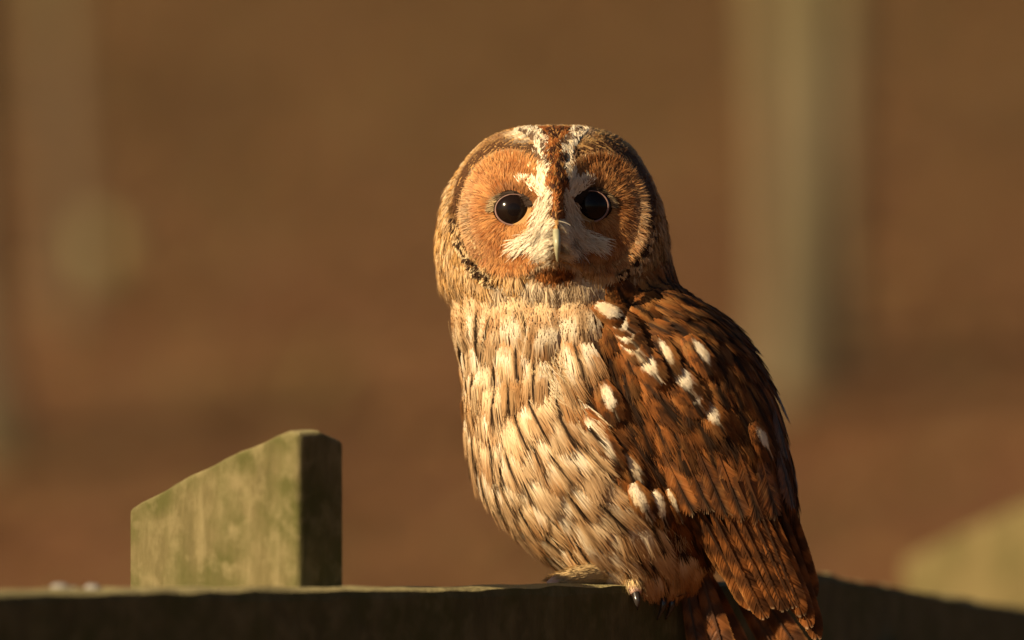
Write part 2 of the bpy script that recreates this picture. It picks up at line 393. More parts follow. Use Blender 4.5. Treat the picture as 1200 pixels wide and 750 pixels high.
def loft(slices, inset, nseg=72, nrow=70):
    sl = A(slices, dtype=float); t = np.linspace(0, 1, nrow) ; ys = sl[0, 0] + (sl[-1, 0] - sl[0, 0]) * (0.5 - 0.5 * np.cos(np.pi * t))
    cols = []
    for c in range(1, sl.shape[1]):
        v = np.interp(ys, sl[:, 0], sl[:, c])
        for _ in range(2): v[1:-1] = (v[:-2] + 2 * v[1:-1] + v[2:]) / 4
        cols.append(v)
    xl, xr, cy, b, ex = cols
    vs_, th = [], np.linspace(0, 2 * np.pi, nseg, endpoint=False)
    for y_, l_, r_, c_, b_, e_ in zip(ys, xl, xr, cy, b, ex):
        L_, R_ = W(l_ + inset, y_, c_), W(r_ - inset, y_, c_)
        cx, a = (L_[0] + R_[0]) / 2, max((R_[0] - L_[0]) / 2, .002)
        ct, st = np.cos(th), np.sin(th)
        X = cx + a * np.sign(ct) * np.abs(ct) ** (2 / e_); Y = c_ + max(b_ - inset * S, .002) * np.sign(st) * np.abs(st) ** (2 / e_)
        vs_.append(np.stack([X, Y, np.full(nseg, L_[2])], -1))
    vs_ = np.concatenate(vs_); i = np.arange(nrow - 1)[:, None] * nseg; k = np.arange(nseg)[None]; k2 = (k + 1) % nseg
    f = np.stack([i + k, i + k2, i + nseg + k2, i + nseg + k], -1).reshape(-1, 4).tolist()
    f.append(list(range(nseg))); f.append(list(range((nrow - 1) * nseg, nrow * nseg)))
    return vs_, f

HEAD = [(148, 612, 690, .005, .025, 2.2), (152, 588, 712, .004, .040, 2.2), (162, 563, 736, .002, .052, 2.2), (177, 546, 752, 0, .063, 2.2), (197, 531, 765, -.002, .071, 2.2),
        (222, 517, 776, -.003, .077, 2.2), (252, 508, 785, -.004, .081, 2.2), (290, 503, 791, -.004, .083, 2.2), (322, 506, 796, -.003, .082, 2.2),
        (345, 514, 799, -.002, .079, 2.2), (366, 530, 795, 0, .074, 2.2), (390, 560, 770, 0, .06, 2.2)]
TORSO = [(325, 545, 770, .0, .068, 2.1), (340, 525, 790, .0, .080, 2.1), (352, 522, 800, .0, .083, 2.1), (375, 524, 835, .0, .085, 2.1), (405, 533, 862, .0, .086, 2.1), (440, 541, 884, .0, .087, 2.1), (480, 543, 898, .0, .087, 2.1),
         (520, 546, 905, .0, .086, 2.1), (560, 556, 900, .002, .081, 2.1), (600, 582, 880, .004, .073, 2.1), (635, 618, 855, .005, .062, 2.1), (662, 652, 835, .006, .052, 2.1), (680, 675, 815, .006, .042, 2.1), (690, 705, 790, .006, .025, 2.1)]
WING = [(338, 722, 800, -.012, .045, 2.3), (350, 695, 818, -.018, .058, 2.3), (380, 664, 862, -.020, .066, 2.4), (420, 656, 893, -.020, .071, 2.5), (460, 668, 911, -.020, .072, 2.5), (500, 690, 919, -.019, .072, 2.5),
        (540, 714, 930, -.018, .069, 2.5), (580, 748, 936, -.015, .062, 2.5), (610, 793, 937, -.012, .052, 2.4), (640, 822, 938, -.010, .040, 2.3), (670, 845, 942, -.008, .028, 2.2), (695, 868, 945, -.006, .018, 2.0)]
vv, ff = [], []
for sl, ins in ((HEAD, 7.5), (TORSO, 8), (WING, 9)):
    v, f = loft(sl, ins); n0 = sum(len(q) for q in vv); vv.append(v); ff += [[q + n0 for q in g] for g in f]
# two short feathered legs down to the rail
def legtube(path, rad):
    vs_, fs_ = [], []; sg = 16
    for p, r in zip(path, rad):
        for k in range(sg):
            a = 2 * math.pi * k / sg; vs_.append((p[0] + r * math.cos(a), p[1] + r * math.sin(a), p[2]))
    for i in range(len(path) - 1):
        for k in range(sg): fs_.append([i * sg + k, i * sg + (k + 1) % sg, (i + 1) * sg + (k + 1) % sg, (i + 1) * sg + k])
    fs_ += [list(range(sg)), list(range((len(path) - 1) * sg, len(path) * sg))]
    return vs_, fs_
for a, b, c, y in (((690, 640), (712, 672), (722, 688), -.020), ((760, 640), (768, 668), (772, 686), .012)):
    v, f = legtube([W(*a, y), W(*b, y), W(*c, y)], [.026, .019, .013]); n0 = sum(len(q) for q in vv); vv.append(A(v)); ff += [[q + n0 for q in g] for g in f]
vv = np.concatenate(vv)
tmp = bpy.data.meshes.new('tmp'); tmp.from_pydata(vv.tolist(), [], ff); tmp.validate()
bmx = bmesh.new(); bmx.from_mesh(tmp); bmesh.ops.recalc_face_normals(bmx, faces=bmx.faces); bmx.to_mesh(tmp); bmx.free()
to = bpy.data.objects.new('tmp', tmp); COL.objects.link(to)
md = to.modifiers.new('r', 'REMESH'); md.mode = 'VOXEL'; md.voxel_size = 0.0028
ms = to.modifiers.new('s', 'SMOOTH'); ms.iterations = 8; ms.factor = 0.5
body_me = bpy.data.meshes.new_from_object(to.evaluated_get(bpy.context.evaluated_depsgraph_get()))
bpy.data.objects.remove(to); body_me.name = 'body'
nv = len(body_me.vertices)
co = np.empty(nv * 3, np.float32); body_me.vertices.foreach_get('co', co); co = co.reshape(-1, 3).astype(float)
nr = np.empty(nv * 3, np.float32); body_me.vertices.foreach_get('normal', nr); nr = nr.reshape(-1, 3)
px, py = PX(co)
EL, ER = (602.0, 246.0), (693.0, 242.0)                     # eye centres in the photo
DISC_L, DISC_R = (597.0, 250.0, 51.0, 66.0), (705.0, 250.0, 48.0, 64.0)
front = sm(-0.15, -0.6, nr[:, 1]) * sm(375, 348, py)
dx = px - 651
dep = 0.020 * np.exp(-(dx / 17) ** 2) * sm(150, 215, py) * sm(335, 290, py) + 0.006 * np.exp(-(dx / 40) ** 2) * sm(240, 270, py) * sm(345, 310, py)
dep += 0.006 * np.exp(-(((px - 624) / 17) ** 2 + ((py - 218) / 14) ** 2)) + 0.006 * np.exp(-(((px - 679) / 17) ** 2 + ((py - 215) / 14) ** 2))
dep += 0.008 * np.exp(-(((px - 655) / 62) ** 2 + ((py - 338) / 14) ** 2))
for e in (EL, ER): dep -= 0.008 * np.exp(-(((px - e[0]) / 34) ** 2 + ((py - e[1]) / 34) ** 2))
for c in (DISC_L, DISC_R):
    r = np.hypot((px - c[0]) / c[2], (py - c[1]) / c[3]); dep += 0.004 * np.exp(-((r - 1.05) / .12) ** 2)
co[:, 1] -= dep * front
body_me.vertices.foreach_set('co', co.astype(np.float32).ravel()); body_me.update()
for p in body_me.polygons: p.use_smooth = True
bc = np.tile(A([.40, .22, .08]), (nv, 1)); bc[(px > np.interp(py, [340, 380, 460, 540, 640], [720, 664, 668, 716, 815])) & (py > 330)] = (.09, .035, .012)
cat_ = body_me.color_attributes.new('Col', 'FLOAT_COLOR', 'POINT'); cat_.data.foreach_set('color', np.concatenate([bc, np.ones((nv, 1))], 1).astype(np.float32).ravel())
link('body', body_me, M_DOWN, owl)
body_me.calc_loop_triangles()
tri = np.empty(len(body_me.loop_triangles) * 3, np.int32); body_me.loop_triangles.foreach_get('vertices', tri); tri = tri.reshape(-1, 3)
body_me.vertices.foreach_get('normal', (tmpn := np.empty(nv * 3, np.float32))); nr = tmpn.reshape(-1, 3).astype(float)
bvh = BVHTree.FromPolygons(co.tolist(), tri.tolist())

def hit(px_, py_):
    """first body point met along the view ray through a photo pixel"""
    o = Vector((0, -D0, ZC)); t = Vector(W(px_, py_, 0)) - o
    h = bvh.ray_cast(o, t.normalized())
    if h[0] is None:
        h = bvh.find_nearest(Vector(W(px_, py_, -0.02)))
    return A(h[0]), A(h[1])

# dense random surface samples over the whole bird
a_, b_, c_ = co[tri[:, 0]], co[tri[:, 1]], co[tri[:, 2]]
area = np.linalg.norm(np.cross(b_ - a_, c_ - a_), axis=1); prob = area / area.sum()
def samples(n_):
    ti = rng.choice(len(tri), n_, p=prob); r1, r2 = np.sqrt(rng.random(n_)), rng.random(n_)
    w0, w1, w2 = 1 - r1, r1 * (1 - r2), r1 * r2
    P = a_[ti] * w0[:, None] + b_[ti] * w1[:, None] + c_[ti] * w2[:, None]
    N = nr[tri[ti, 0]] * w0[:, None] + nr[tri[ti, 1]] * w1[:, None] + nr[tri[ti, 2]] * w2[:, None]
    return P, N / np.linalg.norm(N, axis=1, keepdims=True)

def thin(P, spacing):
    """greedy minimum distance selection; spacing is an array"""
    cell = float(spacing.max()); grid = {}; keep = []
    for i, p in enumerate(P):
        k = tuple((p // cell).astype(int)); ok = True
        for dx_ in (-1, 0, 1):
            for dy_ in (-1, 0, 1):
                for dz_ in (-1, 0, 1):
                    for j in grid.get((k[0] + dx_, k[1] + dy_, k[2] + dz_), ()):
                        q = P[j] - p
                        if q @ q < spacing[i] ** 2: ok = False; break
                    if not ok: break
                if not ok: break
            if not ok: break
        if ok: keep.append(i); grid.setdefault(k, []).append(i)
    return A(keep)

# regions of the bird, by place on its surface
WING_EDGE = A([(340, 716), (352, 694), (365, 676), (380, 664), (420, 656), (460, 668), (500, 692), (540, 716), (570, 742), (600, 775), (640, 815), (760, 860)], float)
def is_wing(px_, py_): return px_ > np.interp(py_, WING_EDGE[:, 0], WING_EDGE[:, 1])
HEAD_LOW = A([(480, 352), (525, 372), (560, 352), (600, 347), (650, 346), (700, 345), (735, 340), (760, 325), (785, 318), (830, 330)], float)
def is_head(px_, py_): return py_ < np.interp(px_, HEAD_LOW[:, 0], HEAD_LOW[:, 1])

FLOW = A([(525, 390, 97), (560, 375, 104), (600, 375, 100), (640, 375, 85), (670, 365, 70), (545, 450, 90), (580, 440, 76), (620, 450, 52), (650, 470, 48), (550, 520, 84), (590, 520, 66), (630, 520, 54), (670, 540, 52),
          (570, 580, 72), (610, 590, 62), (660, 600, 56), (700, 590, 55), (630, 640, 56), (680, 650, 62), (730, 640, 72), (770, 650, 80),
          (700, 380, 68), (760, 365, 42), (820, 380, 46), (700, 430, 62), (760, 430, 58), (830, 430, 60), (880, 440, 63), (710, 490, 60), (770, 500, 66), (840, 500, 68), (900, 500, 70), (750, 560, 66), (800, 570, 70), (870, 570, 73), (925, 560, 72),
          (820, 620, 60), (860, 660, 62), (900, 680, 68), (940, 660, 78)], float)
def flow(px_, py_):
    d2 = (px_[:, None] - FLOW[None, :, 0]) ** 2 + (py_[:, None] - FLOW[None, :, 1]) ** 2 + 60.0
    w = 1 / d2 ** 1.5; an = np.radians(FLOW[:, 2])
    x, y = (w * np.cos(an)).sum(1), (w * np.sin(an)).sum(1); n_ = np.hypot(x, y)
    return np.stack([x / n_, np.zeros_like(x), -y / n_], -1)

def tangent(d, N):
    t = d - N * (d * N).sum(-1, keepdims=True); l_ = np.linalg.norm(t, axis=-1, keepdims=True)
    return t / np.maximum(l_, 1e-6)

# ---- feather meshes
CREAM, WHITE, BUFF, TAWNY = A([.82, .64, .40]), A([.90, .78, .59]), A([.60, .33, .105]), A([.36, .155, .045])
RUFOUS, BROWN, DARK, GREY = A([.23, .078, .018]), A([.085, .031, .010]), A([.022, .012, .007]), A([.42, .35, .27])

def feather_arrays(L, Wd, nb, pattern, rg, fray=.15, cup=.25, curl=9.0, peak=.5, npt=5, base=.10, asym=1.0, sweep=0.0, wisp=0.0, nf=1.0):
    tt = np.linspace(0.02, 1, nb); st = 1.35 / nb
    out_v, out_f, out_c, out_n = [], [], [], []
    def outline(t):
        t = np.clip(t, 0, 1)
        y = np.where(t < peak, np.sin(np.pi / 2 * t / peak) ** .8, np.sqrt(np.clip(1 - ((t - peak) / (1 - peak)) ** 2, 0, 1)))
        return L * (base + (1 - base) * t ** .92), Wd / 2 * y
    def barb(t, side, send):
        s = np.linspace(0, 1, npt) * send
        xo, yo = outline(t); xb = L * max(min(.02 + .90 * t, .95) - sweep, 0.0)
        x = xb + (xo - xb) * (s ** (1.25 - sweep)); y = side * yo * (asym if side > 0 else 1 / asym) * (s ** (.95 + sweep))
        return x, y, s
    for side in (-1, 1):
        for t in tt:
            send = 1 - rg.random() * fray; dz = rg.normal(0, 1) * L * .0015; nj = rg.normal(0, .09, 3); lf = rg.random() * wisp
            x1, y1, s = barb(t, side, send); x2, y2, _ = barb(min(t + st, 1.03), side, send * (1 - .05 * rg.random()))
            k = 1 - .45 * (s ** 4) if not wisp else 1 - .9 * (s / send) ** 3
            x2 = x1 + (x2 - x1) * k; y2 = y1 + (y2 - y1) * k
            bri = 1 + .20 * (rg.random() - .5)
            n0 = sum(len(q) for q in out_v)
            for xx, yy, zz in ((x1, y1, dz), (x2, y2, dz + L * .0012)):
                z = zz - cup * (np.abs(yy) ** 2) / (Wd / 2) - curl * xx ** 2 + .04 * Wd * (1 - np.abs(yy) / (Wd / 2 + 1e-9)) + lf * L * .02 * s ** 2
                out_v.append(np.stack([xx, yy, z], -1))
                nn = np.stack([nf * 2 * curl * xx, nf * 2 * cup * yy / (Wd / 2), np.ones(npt)], -1) + nj; out_n.append(nn / np.linalg.norm(nn, axis=1, keepdims=True))
                out_c.append(pattern(np.clip(xx / L, 0, 1), yy / (Wd / 2), rg) * bri)
            for i in range(npt - 1): out_f.append((n0 + i, n0 + i + 1, n0 + npt + i + 1, n0 + npt + i))
    # shaft
    xs = np.linspace(0, L * .96, 7); w_ = L * .010 * (1 - xs / L) + L * .002
    n0 = sum(len(q) for q in out_v); z = -curl * xs ** 2 + .04 * Wd + L * .012
    out_v.append(np.stack([xs, -w_, z], -1)); out_v.append(np.stack([xs, w_, z], -1))
    pc = pattern(xs / L, np.zeros(7), rg) * .75; out_c += [pc, pc]; out_n += [np.tile(A([0, 0, 1.]), (7, 1))] * 2
    for i in range(6): out_f.append((n0 + i, n0 + i + 1, n0 + 7 + i + 1, n0 + 7 + i))
    fa = A(out_f); V_ = np.concatenate(out_v)
    up = np.cross(V_[fa[:, 1]] - V_[fa[:, 0]], V_[fa[:, 3]] - V_[fa[:, 0]])[:, 2] < 0; fa[up] = fa[up][:, ::-1]
    return V_, fa, np.concatenate(out_c), np.concatenate(out_n)

def p_covert(sd, white=0, pale=0.0):
    r = np.random.default_rng(sd); sh = r.uniform(.10, .20); lk = r.uniform(.75, 1.35)
    def f(u, v, rg):
        n1, n2 = vnoise(u * 7 + sd, v * 2.4 + 3, sd), vnoise(u * 22 + sd, v * 6, sd + 5)
        c = mix(RUFOUS * lk, BROWN, sm(.38, .66, n1 * .6 + n2 * .4))
        c = mix(c, TAWNY * 1.1, np.clip(sm(.50, .80, n2 * .35 + vnoise(u * 5, v * 3, sd + 9) * .65) * (.45 + pale), 0, 1))
        s_ = np.exp(-((v - .12 * (n1 - .5)) / (sh * (.5 + .9 * u))) ** 2) * sm(.25, .6, u)
        c = mix(c, DARK, np.clip(s_ * 1.2, 0, 1) * .95)
        c = mix(c, CREAM * .55, .55 * sm(.93, 1.0, u + .04 * np.abs(v)))
        if white:
            if white == 1:   m = sm(.10, .30, v) * sm(.50, .66, u + .06 * (n2 - .5)) * (1 - .8 * sm(.93, 1.0, u))
            elif white == 2: m = sm(-.25, .15, v + .25 * (n1 - .5)) * sm(.48, .66, u + .10 * (n2 - .5)) * (1 - .75 * sm(.92, 1.0, u + .05 * (n2 - .5)))
            else:            m = sm(.38, .56, u + .1 * v) * (1 - .85 * sm(.84, .94, u + .10 * (n2 - .5)))
            c = mix(c, mix(WHITE, CREAM, n1 * .6), np.clip(m * 1.1, 0, 1))
        return c
    return f

def p_flight(sd, nbar=6, contrast=1.0):
    r = np.random.default_rng(sd); ph = r.random()
    def f(u, v, rg):
        n1 = vnoise(u * 9 + sd, v * 2, sd)
        w = .5 + .5 * np.sin(2 * np.pi * (u * nbar + ph + .10 * np.abs(v) + .18 * (n1 - .5)))
        c = mix(BROWN * .9, RUFOUS * 1.25, sm(.30, .75, w) * contrast)
        c = mix(c, TAWNY * 1.5, sm(.78, 1.0, np.abs(v)) * .75 * (.5 + .5 * w))
        c = mix(c, CREAM * .6, sm(.975, 1.0, u) * .6)
        c = mix(c, DARK, np.exp(-(v / .10) ** 2) * .6)
        return c
    return f

def fmesh(name, *a, **k):
    v, f, c, nn = feather_arrays(*a, **k); return new_mesh(name, v, f, c, True, nn), (v, f, c)

rg = np.random.default_rng(5)
px_ = S
MEDIAN = [fmesh('covert_feather', 86 * S, 38 * S, 90, p_covert(20 + i), rg, fray=.28, cup=.20, curl=1.0, peak=.62, npt=7, sweep=.14, wisp=.4, nf=.6) for i in range(14)]
WHITED = [[fmesh('covert_feather', 58 * S, 27 * S, 70, p_covert(60 + 5 * w + i, w), rg, fray=.22, cup=.2, curl=1.5, peak=.62, npt=9, sweep=.12, wisp=.3, nf=.5) for i in range(3)] for w in (1, 2, 3)]
FLIGHT = [fmesh('flight_feather', 160 * S, 26 * S, 70, p_flight(i, 5.5, .6), rg, fray=.03, cup=.30, curl=.35, peak=.82, npt=6, asym=.9, nf=1.4) for i in range(6)]
TAIL = [fmesh('tail_feather', 200 * S, 34 * S, 70, p_flight(20 + i, 6, .55), rg, fray=.04, cup=.2, curl=.2, peak=.85, npt=6, nf=1.4) for i in range(4)]

def place(name, me, p, T, N, tilt, scale=1.0, roll=0.0, sink=0.0, wide=1.0):
    T = T / np.linalg.norm(T); N = N - T * (N @ T); N /= np.linalg.norm(N)
    X = T * math.cos(tilt) + N * math.sin(tilt); Z = N * math.cos(tilt) - T * math.sin(tilt); Y = np.cross(Z, X)
    Y2 = Y * math.cos(roll) + Z * math.sin(roll); Z2 = Z * math.cos(roll) - Y * math.sin(roll)
    o = bpy.data.objects.new(name, me); COL.objects.link(o); o.parent = owl
    if not me.materials: me.materials.append(M_FEATHER)
    m = Matrix.Identity(4); q = p - N * sink
    for i in range(3): m[i][0], m[i][1], m[i][2], m[i][3] = X[i] * scale, Y2[i] * scale * wide, Z2[i] * scale, q[i]
    o.matrix_local = m
    return o

# ---- strands: fine barbs of the face, crown, ruff and down
def strands(P, D, N, L, width, lift, droop, C0, C1, C2, nseg=3, NB=None, nj=.16):
    """ribbons from P along D (unit), lifted off the surface by lift, bending back to it by droop; colours root, middle, tip"""
    n_ = len(P); s = np.linspace(0, 1, nseg + 1)
    D0_ = D * np.cos(lift)[:, None] + N * np.sin(lift)[:, None]
    side = np.cross(D, N); side /= np.maximum(np.linalg.norm(side, axis=1, keepdims=True), 1e-6)
    roll = rng.normal(0, .28, n_)[:, None]; side = side * np.cos(roll) + N * np.sin(roll)
    V = np.empty((n_, nseg + 1, 2, 3)); C = np.empty((n_, nseg + 1, 2, 3))
    for k, t in enumerate(s):
        c = P + D0_ * (L * t)[:, None] - N * (droop * L * t * t)[:, None]
        w = width * (1 - t) ** .7 * .5 + width * .06
        V[:, k, 0] = c - side * w[:, None]; V[:, k, 1] = c + side * w[:, None]
        col = C0 * (1 - t / .5) + C1 * (t / .5) if t < .5 else C1 * (1 - (t - .5) / .5) + C2 * ((t - .5) / .5)
        C[:, k] = col[:, None]
    base = (np.arange(n_) * (nseg + 1) * 2)[:, None]
    F = np.concatenate([base + A([[2 * k, 2 * k + 1, 2 * k + 3, 2 * k + 2]]) for k in range(nseg)], 1).reshape(-1, 4)
    nn = (N * .9 + D * .12 if NB is None else NB) + rng.normal(0, nj, N.shape); nn /= np.linalg.norm(nn, axis=1, keepdims=True)
    return V.reshape(-1, 3), F, C.reshape(-1, 3), np.repeat(nn, (nseg + 1) * 2, 0)

def rotin(D, N, a):
    return D * np.cos(a)[:, None] + np.cross(N, D) * np.sin(a)[:, None]


# ---- soft body feathers: each a bundle of fine barbs lying on the body, longest at its tip
def v_breast(sd, rich=0.0):
    r = np.random.default_rng(1000 + sd); wdt = r.uniform(.055, .10); off = r.uniform(-.32, .32); st = r.uniform(.75, 1) if r.random() < .72 else .25
    t0, t1 = r.uniform(.26, .48), r.uniform(.74, .95); sides = r.choice([0, 0, 1, -1]); pk = r.uniform(.85, 1.1) if r.random() < .85 else .3; warm = r.random()
    def f(t, v):
        n_, n2 = vnoise(t * 4 + sd, v * 2 + sd * 3, sd), vnoise(t * 11 + sd, v * 5, sd + 2)
        w = v - off * (.4 + t)
        c = mix(mix(CREAM, BUFF, .12 + .38 * warm), TAWNY * 1.2, sm(.48, .80, n_) * (.50 + rich))
        pat = sm(.14, .30, np.abs(w)) * sm(t0, t0 + .16, t + .16 * (n2 - .5)) * (1 - sm(t1 - .10, t1 + .06, t + .14 * (n2 - .5) + .08 * np.abs(w)))
        if sides: pat = pat * np.where(w * sides > 0, 1, .3)
        c = mix(c, WHITE, np.clip(pat * pk, 0, 1))
        c = mix(c, TAWNY * 1.1, np.clip(np.exp(-((t - t0 + .05 + .08 * (n2 - .5)) / .09) ** 2) + sm(t1, t1 + .12, t + .1 * (n2 - .5)), 0, 1) * (.42 + rich) * sm(.1, .3, np.abs(w) + .1))
        c = mix(c, TAWNY * .9, np.exp(-(w / (wdt * 2.3)) ** 2) * sm(.1, .4, t) * .55)
        c = mix(c, DARK * 1.3, np.clip(np.exp(-(w / (wdt * (.5 + .7 * t))) ** 2) * sm(.22, .42, t) * st * 1.5, 0, 1) * .98)
        return c
    return f

def v_covert(sd, white=0, top=0.0):
    r = np.random.default_rng(2000 + sd); sh = r.uniform(.12, .22); lk = r.uniform(.8, 1.3); off = r.uniform(-.15, .15)
    def f(t, v):
        n1, n2, n3 = vnoise(t * 4 + sd, v * 2 + 3, sd), vnoise(t * 10 + sd, v * 5, sd + 5), vnoise(t * 3 + 7, v * 1.5 + sd, sd + 9)
        c = mix(RUFOUS * lk * 1.15, BROWN * .8, sm(.40, .62, n1 * .50 + n2 * .50))
        c = mix(c, A([.42, .185, .052]), np.clip(sm(.42, .78, n3 * .6 + n2 * .4) * (.55 + top), 0, 1))
        w = v - off
        c = mix(c, DARK, np.clip(np.exp(-((w + .14 * (n2 - .5)) / (sh * (.55 + .7 * t))) ** 2) * sm(.05, .35, t) * 1.2, 0, 1) * .95)
        c = mix(c, DARK * 1.6, .55 * sm(.84, 1.0, t + .12 * (n2 - .5)))
        if white:
            q_ = {1: np.hypot((t - .58) / .42, (w - .45) / .42), 2: np.hypot((t - .62) / .38, (w - .25) / .60), 3: np.hypot((t - .52) / .46, w / .62), 4: np.hypot((t - .46) / .58, w / .80)}[white]
            m = 1 - sm(.62, 1.0, q_ + .5 * (n2 - .5) + .25 * (n1 - .5))
            m = m * (1 - .75 * np.exp(-(w / .10) ** 2) * sm(.72, .9, t))
            c = mix(c, mix(WHITE, CREAM, sm(.3, .8, n3) * .8), np.clip(m, 0, 1))
        return c
    return f

def bundle(name, p, n_, T, length, width, pat, count, slen, swid, h0, h1, lift, spread=.45, link_it=True, gain=1.0, own=None):
    """one feather: count barbs rooted over a leaf-shaped footprint that starts at p and runs along T"""
    B = np.cross(n_, T); t = rng.random(count) ** .85; half = np.sqrt(np.clip(np.sin(np.pi * np.clip(.10 + .80 * t, 0, 1)), 0, 1)) * width / 2
    v = rng.uniform(-1, 1, count); u = t * length * .80
    Q = p + T * u[:, None] + B * (v * half)[:, None]
    if own is not None:                                   # keep only the barbs in this feather's own cell between its neighbours
        me_, near = own; cc, tt_, bb_, aa_, ww_ = [q[near] for q in CELLS]
        d_ = Q[:, None] - cc[None]; m2 = ((d_ * tt_).sum(-1) / aa_) ** 2 + ((d_ * bb_).sum(-1) / ww_) ** 2
        d0 = Q - CELLS[0][me_]; m0 = ((d0 @ CELLS[1][me_]) / CELLS[3][me_]) ** 2 + ((d0 @ CELLS[2][me_]) / CELLS[4][me_]) ** 2
        ok = m0 < m2.min(1) * 1.10 + .02
        Q, t, v, u = Q[ok], t[ok], v[ok], u[ok]; count = len(Q)
    H = [bvh.find_nearest(Vector(q)) for q in Q]
    q = A([h[0] for h in H]); m = A([h[1] for h in H]); m = m * .5 + n_ * .5; m /= np.linalg.norm(m, axis=1, keepdims=True)
    q = q + m * (h0 + h1 * t)[:, None]
    D = tangent(T[None] + B[None] * (v * spread * (1.05 - .75 * t))[:, None] + rng.normal(0, .07, (count, 3)), m)
    Ls = slen * rng.uniform(.60, 1.20, count) * (1 - .15 * np.abs(v))
    br = rng.uniform(.95, 1.05, count)[:, None] * gain
    def col(s_): return pat(np.clip(t + s_ * Ls / length, 0, 1), v * (1 + .2 * s_)) * br
    V, F, C, NN = strands(q, D, m, Ls, np.full(count, swid), rng.uniform(lift * .4, lift * 1.4, count), np.full(count, lift * .55), col(0), col(.5), col(1), 3, m + T[None] * (.75 * (t - .45))[:, None] + B[None] * (v * .38)[:, None], .06)
    if not link_it: return V, F, C, NN
    return link(name, new_mesh(name, V, F, C, True, NN), M_DOWN, owl)

P, N = samples(60000); qx, qy = PX(P)
headm, wingm = is_head(qx, qy), is_wing(qx, qy)
backm = (N[:, 1] > 0.2)
hl = np.interp(qx, HEAD_LOW[:, 0], HEAD_LOW[:, 1])
body_ok = (~headm | ((qy > hl - np.where((qx > 596) & (qx < 712), 2, 20)) & (qx > 525))) & (qy < 690) & ~(wingm & (qy > 628))
sp = np.where(wingm, np.where(qy < 425, 17.0, 21.0), np.where(qy < 560, 26.0, 24.0)) * S
sp = np.where(backm, 24 * S, sp)
keep = np.where(body_ok)[0]; keep = keep[thin(P[keep], sp[keep])]
T_all = tangent(flow(qx[keep], qy[keep]), N[keep])
far_b, cnt = [], {'breast_feather': 0, 'belly_feather': 0, 'covert_feather': 0}
PLAN = []
for k, (i, T) in enumerate(zip(keep, T_all)):
    jit = rng.normal(0, .13); T = T * math.cos(jit) + np.cross(N[i], T) * math.sin(jit)
    w, y_, b = wingm[i], qy[i], backm[i]
    if b and qx[i] > 560: w = True
    nm = 'covert_feather' if w else ('breast_feather' if y_ < 560 else 'belly_feather')
    far = b or cnt[nm] >= 275
    sc = rng.uniform(.9, 1.12)
    if w:
        big = y_ >= 425; L_, W_ = (74 * S * sc, 46 * S * sc) if big else (58 * S * sc, 40 * S * sc)
        args = (L_, W_, v_covert(k, 0, .45 * float(sm(450, 360, y_))), 100 if far else (700 if big else 560), (28 if big else 21) * S, (2.8 if far else 1.7) * S, .0006, .0042, .05, .35)
    else:
        fl = float(sm(620, 660, y_)); dull = float(sm(720, 790, qx[i]))
        L_, W_ = 82 * S * (1 - .3 * fl) * sc, 56 * S * (1 - .25 * fl) * sc
        args = (L_, W_, v_breast(k, .25 * dull + .40 * float(np.exp(-((qx[i] - 655) / 40) ** 2 - ((y_ - 385) / 45) ** 2))), 100 if far else 900, 32 * S, (2.8 if far else 1.5) * S, .0006, .0052 + .002 * rng.random(), .06, .40)
    if not far: cnt[nm] += 1
    PLAN.append((nm, i, T, args, far))
CELLS = [A([P[i] + T * a[0] * .42 for _, i, T, a, _ in PLAN]), A([T for _, i, T, a, _ in PLAN]), A([np.cross(N[i], T) for _, i, T, a, _ in PLAN]), A([a[0] for _, _, _, a, _ in PLAN]), A([a[1] for _, _, _, a, _ in PLAN])]
for k, (nm, i, T, args, far) in enumerate(PLAN):
    dd = np.linalg.norm(CELLS[0] - CELLS[0][k], axis=1); near = np.where((dd < 95 * S) & (np.arange(len(PLAN)) != k))[0]
    r_ = bundle(nm, P[i], N[i], T, *args, link_it=not far, gain=rng.uniform(.9, 1.08), own=(k, near))
    if far: far_b.append(r_)
far_v, far_f, far_c, far_nn, n0 = [], [], [], [], 0
for V, F, C, NN in far_b: far_v.append(V); far_f.append(F + n0); far_c.append(C); far_nn.append(NN); n0 += len(V)
link('back_plumage', new_mesh('back_plumage', np.concatenate(far_v), np.concatenate(far_f), np.concatenate(far_c), True, np.concatenate(far_nn)), M_DOWN, owl, kind='stuff')

# pale-spotted scapulars and coverts, each placed so that its spot lies where the bird shows it (centre of the spot, direction, kind, length, width)
for tx, ty, an, kind, ln, wd in [(708, 366, 36, 4, 34, 18), (721, 379, 38, 4, 34, 20), (731, 392, 46, 4, 32, 20), (741, 405, 52, 4, 28, 20), (757, 425, 52, 2, 36, 22), (774, 414, 62, 1, 40, 22), (791, 442, 52, 2, 42, 26), (802, 457, 55, 2, 42, 26),
                              (832, 482, 58, 3, 34, 18), (886, 511, 60, 2, 34, 18), (711, 464, 66, 3, 36, 20), (703, 508, 55, 3, 62, 18), (812, 414, 60, 1, 38, 20), (735, 548, 66, 1, 44, 22), (749, 578, 64, 4, 36, 17), (770, 585, 70, 4, 34, 15), (788, 580, 74, 4, 28, 12)]:
    a = math.radians(an); p, n_ = hit(tx - math.cos(a) * ln * .55, ty - math.sin(a) * ln * .55); t_ = tangent(A([[math.cos(a), 0, -math.sin(a)]]), n_[None])[0]
    bundle('covert_feather', p, n_, t_, ln * 1.4 * S, wd * 1.3 * S, v_covert(int(tx), kind), 520, 16 * S, 1.6 * S, .0090 if (tx < 765 and ty < 430) or ty > 570 else .0050, .0032, .05, .3)
